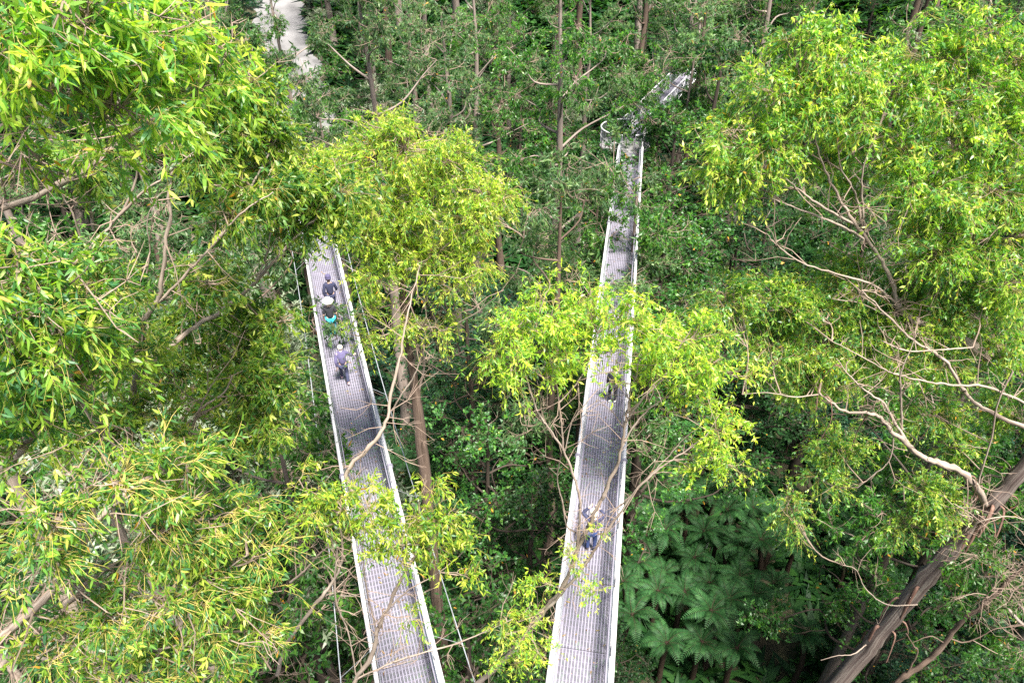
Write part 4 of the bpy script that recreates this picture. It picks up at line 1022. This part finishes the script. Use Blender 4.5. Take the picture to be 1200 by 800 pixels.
# ------------------------------------------------------------------ people
SK = {'pelvis': ((0, 0, .93), .125, None), 'spine': ((0, 0, 1.12), .118, 'pelvis'), 'chest': ((0, .0, 1.29), .13, 'spine'), 'neck': ((0, 0, 1.45), .055, 'chest'),
      'jaw': ((0, .035, 1.53), .062, 'neck'), 'face': ((0, .02, 1.60), .088, 'jaw'), 'crown': ((0, .0, 1.66), .075, 'face'), 'nose': ((0, .115, 1.585), .014, 'face')}
for s, n in ((-1, 'l'), (1, 'r')):
    SK.update({f'ear_{n}': ((s * .092, .0, 1.585), .016, 'face'),
               f'shoulder_{n}': ((s * .175, 0, 1.38), .062, 'chest'), f'elbow_{n}': ((s * .235, -.02, 1.10), .044, f'shoulder_{n}'), f'wrist_{n}': ((s * .25, .07, .87), .028, f'elbow_{n}'), f'palm_{n}': ((s * .25, .10, .80), .033, f'wrist_{n}'),
               f'hip_{n}': ((s * .095, 0, .85), .088, 'pelvis'), f'knee_{n}': ((s * .105, .02, .48), .056, f'hip_{n}'), f'ankle_{n}': ((s * .105, -.02, .09), .04, f'knee_{n}'), f'toe_{n}': ((s * .12, .14, .035), .034, f'ankle_{n}')})
def skin(name, nodes, mat, parent, grow=1.0, add=0.0, sub=1, root_node='pelvis'):
    keys = list(nodes)
    me = bpy.data.meshes.new(name)
    me.from_pydata([nodes[k][0] for k in keys], [(keys.index(k), keys.index(nodes[k][2])) for k in keys if nodes[k][2] in nodes], [])
    o = link(name, me, parent)
    o.modifiers.new('skin', 'SKIN')
    sv = me.skin_vertices[0].data
    for i, k in enumerate(keys):
        r = nodes[k][1] * grow + add
        sv[i].radius = (r, r); sv[i].use_root = k == root_node
    m = o.modifiers.new('sub', 'SUBSURF'); m.levels = m.render_levels = sub
    dg = bpy.context.evaluated_depsgraph_get()
    me2 = bpy.data.meshes.new_from_object(o.evaluated_get(dg))
    me2.materials.clear(); me2.materials.append(mat)
    me2.polygons.foreach_set('use_smooth', np.ones(len(me2.polygons), bool))
    o.modifiers.clear(); o.data = me2
    return o
M['skin'] = plain('skin', (.55, .36, .27), .6, 0, .05)
def cloth(nm, c, noise=.2): return plain(nm, c, .85, 0, noise, 12)
def person(label, loc, rz, pose, top, trousers, shoe, hair, hat=None, sleeves='wrist', legs='ankle', skirt=None, scale=1.0):
    sk = {k: list(v) for k, v in SK.items()}
    for k, v in pose.items(): sk[k][0] = v
    for n in 'lr':
        e, w, p = (np.array(sk[f'{j}_{n}'][0]) for j in ('elbow', 'wrist', 'palm'))
        d = (p - w) / max(np.linalg.norm(p - w), 1e-6)
        up = np.array([0, 1, 0.]) if abs(d[1]) < .8 else np.array([0, 0, 1.])
        side = np.cross(d, up); side /= np.linalg.norm(side); fw = np.cross(side, d)
        for q, (off, ln) in enumerate(((-.027, .062), (-.009, .075), (.009, .07), (.027, .055))):
            a = p + d * .03 + fw * off
            b_ = a + d * ln * .55 + side * .008; c_ = b_ + d * ln * .4 + side * .02
            sk[f'finger{q}a_{n}'] = [tuple(a), .010, f'palm_{n}']; sk[f'finger{q}b_{n}'] = [tuple(b_), .009, f'finger{q}a_{n}']; sk[f'finger{q}c_{n}'] = [tuple(c_), .008, f'finger{q}b_{n}']
        a = p - d * .01 + fw * .04; b_ = a + d * .035 + fw * .018
        sk[f'thumb_a_{n}'] = [tuple(a), .011, f'palm_{n}']; sk[f'thumb_b_{n}'] = [tuple(b_), .009, f'thumb_a_{n}']
    root = empty('person', loc, label, 'person', None, rz)
    root.scale = (scale,) * 3
    skin('body', sk, M['skin'], root, sub=2)
    tops = ['pelvis', 'spine', 'chest', 'neck', 'shoulder_l', 'shoulder_r', 'elbow_l', 'elbow_r'] + (['wrist_l', 'wrist_r'] if sleeves == 'wrist' else [])
    tn = {k: list(sk[k]) for k in tops}
    tn['pelvis'] = [tuple(np.array(sk['pelvis'][0]) - [0, 0, .06]), .142, None]
    tn['neck'] = [tuple(np.array(sk['neck'][0]) - [0, 0, .04]), .06, 'chest']
    skin('jacket', tn, top, root, 1.1, .014, 2)
    bots = ['pelvis', 'hip_l', 'hip_r', 'knee_l', 'knee_r'] + (['ankle_l', 'ankle_r'] if legs == 'ankle' else [])
    skin('trousers', {k: sk[k] for k in bots}, trousers, root, 1.08, .012, 2)
    for n in 'lr':
        a, t = np.array(sk[f'ankle_{n}'][0]), np.array(sk[f'toe_{n}'][0])
        mb = MB()
        back = a + (a - t) * .25 + np.array([0, 0, -.05])
        sp = spline([back, a * .6 + t * .4 + [0, 0, -.025], t, t + (t - a) * .35], 3)
        tubes(mb, sp[None], np.array([np.interp(np.linspace(0, 1, len(sp)), [0, .15, .5, .85, 1], [.02, .047, .052, .046, .02])]), 10, 0, cap=True)
        link('shoe', mb.mesh('shoe', [shoe], True), root)
    f, c = np.array(sk['face'][0]), np.array(sk['crown'][0])
    up = (c - f) / np.linalg.norm(c - f)
    bmm = bmesh.new(); bmesh.ops.create_uvsphere(bmm, u_segments=14, v_segments=9, radius=.105)
    for v in bmm.verts:
        v.co.y *= 1.05
        if v.co.y > .03 and v.co.z < .03: v.co.y = .03 + (v.co.y - .03) * .2
        v.co = v.co + Vector(f + up * .035 - np.array([0, .018, 0]))
    me = bpy.data.meshes.new('hair'); bmm.to_mesh(me); bmm.free(); me.materials.append(hair)
    me.polygons.foreach_set('use_smooth', np.ones(len(me.polygons), bool)); link('hair', me, root)
    for s in (-1, 1):
        bmm = bmesh.new(); bmesh.ops.create_uvsphere(bmm, u_segments=8, v_segments=6, radius=.012)
        for v in bmm.verts: v.co = v.co + Vector(f + np.array([s * .033, .092, .012]))
        me = bpy.data.meshes.new('eye'); bmm.to_mesh(me); bmm.free(); me.materials.append(M['steel_dark']); link('eye', me, root)
    if hat:
        hm, brim = hat
        mb = MB()
        prof = [(brim, .045), (brim * .96, .055), (.115, .075), (.112, .13), (.095, .175), (.05, .195), (.004, .198)]
        a = np.linspace(0, 2 * math.pi, 25)[:-1]
        V = np.array([[(r_ * math.cos(q), r_ * math.sin(q) * 1.08, z_ + (.02 * math.cos(2 * q) if r_ > .2 else 0)) for q in a] for r_, z_ in prof]).reshape(-1, 3) + f + up * .01
        i = np.arange(len(V)).reshape(len(prof), 24)
        mb.add(V, np.stack([i[:-1], np.roll(i[:-1], -1, 1), np.roll(i[1:], -1, 1), i[1:]], -1).reshape(-1, 4))
        link('hat', mb.mesh('hat', [hm], True), root)
    return root
navy, black = cloth('navy_cloth', (.022, .025, .06)), cloth('black_cloth', (.015, .016, .022))
teal, purple = cloth('teal_cloth', (.012, .24, .30)), cloth('purple_cloth', (.06, .052, .115))
white, cream = cloth('white_cloth', (.78, .76, .72), .05), cloth('cream_cloth', (.72, .66, .52), .06)
blue, pink, grey = cloth('denim_cloth', (.015, .03, .10)), cloth('pink_cloth', (.72, .45, .50), .1), cloth('grey_cloth', (.10, .10, .13))
hairb, hairl = cloth('brown_hair', (.05, .03, .02)), cloth('light_hair', (.50, .38, .24))
lz, rz_ = math.atan(.3103), -math.atan(.1664)
walk = {'knee_l': (-.1, .16, .52), 'ankle_l': (-.1, .26, .12), 'toe_l': (-.11, .42, .08), 'knee_r': (.1, -.02, .48), 'ankle_r': (.1, -.30, .17), 'toe_r': (.11, -.22, .05),
        'elbow_l': (-.26, -.12, 1.13), 'wrist_l': (-.24, -.12, .90), 'palm_l': (-.24, -.10, .83), 'elbow_r': (.27, .03, 1.12), 'wrist_r': (.25, .20, .95), 'palm_r': (.24, .26, .92)}
def on_deck(px, py, wf=None):
    g = G(px, py, DK + .02)
    return (g[0], g[1], DK + .003)
person('person in a wide white hat, black top and teal trousers on the left walkway', on_deck(391, 394), lz, {}, black, teal, grey, hairb, hat=(white, .21), sleeves='elbow')
person('person in dark navy clothes and purple cap walking ahead of the white hat', on_deck(391, 366), lz, walk, navy, navy, black, hairb, hat=(purple, .13))
lean = dict(walk); lean.update({'chest': (0, .10, 1.27), 'neck': (0, .16, 1.42), 'jaw': (0, .21, 1.49), 'face': (0, .21, 1.56), 'crown': (0, .20, 1.62), 'nose': (0, .30, 1.54), 'ear_l': (-.092, .19, 1.55), 'ear_r': (.092, .19, 1.55),
    'shoulder_l': (-.18, .11, 1.36), 'shoulder_r': (.18, .11, 1.36), 'elbow_r': (.36, .10, 1.20), 'wrist_r': (.46, .22, 1.10), 'palm_r': (.50, .27, 1.08)})
person('person in a purple-grey jacket and pink shoes mid-stride on the left walkway', on_deck(405, 447), lz, lean, purple, navy, pink, cream, scale=.9)
arms = {}
for s, n in ((-1, 'l'), (1, 'r')):
    arms.update({f'shoulder_{n}': (s * .175, .01, 1.41), f'elbow_{n}': (s * .34, .12, 1.50), f'wrist_{n}': (s * .16, .20, 1.68), f'palm_{n}': (s * .11, .22, 1.73)})
person('person in dark clothes with both arms raised on the right walkway', on_deck(692, 643), rz_, arms, navy, blue, black, hairl, hat=(cream, .115), scale=.88)
person('person in black partly hidden by leaves further along the right walkway', on_deck(717, 470), rz_, {}, black, black, white, hairb, scale=.9)


# fallen leaves and bark on the decks
M['litter'] = leaf_mat('litter', [(0, (.10, .05, .025)), (.5, (.20, .12, .05)), (1, (.30, .24, .07))], trans=.1)
for fn, y0, y1 in ((lw, 4, 44), (rw, 4, 43)):
    n = 260
    y = rng.uniform(y0, y1, n); c = np.array([fn(q)[0] for q in y])
    off = np.clip(rng.normal(0, .42, n), -.55, .55)
    B = np.column_stack([c + off, y, np.full(n, DK + .006) + rng.uniform(0, .012, n)])
    a = rng.uniform(0, 6.28, n)
    D = np.column_stack([np.cos(a), np.sin(a), 0 * a]); S = np.column_stack([-np.sin(a), np.cos(a), 0 * a])
    L = rng.uniform(.05, .15, n)
    V = leaf_verts(B, D, S, L, L * .28, rng.normal(.1, .1, n), rng.normal(0, .2, n), True)
    mb = MB(); mb.add(V.reshape(-1, 3), leaf_faces(n, True), 0, np.repeat(rng.uniform(0, .9, n), 6), V.reshape(-1, 3))
    tag(link('leaf_litter', mb.mesh('leaf_litter', [M['litter']])), 'scattered dry leaves fallen on the %s walkway deck' % ('left' if fn is lw else 'right'), 'leaf litter', None, 'stuff')
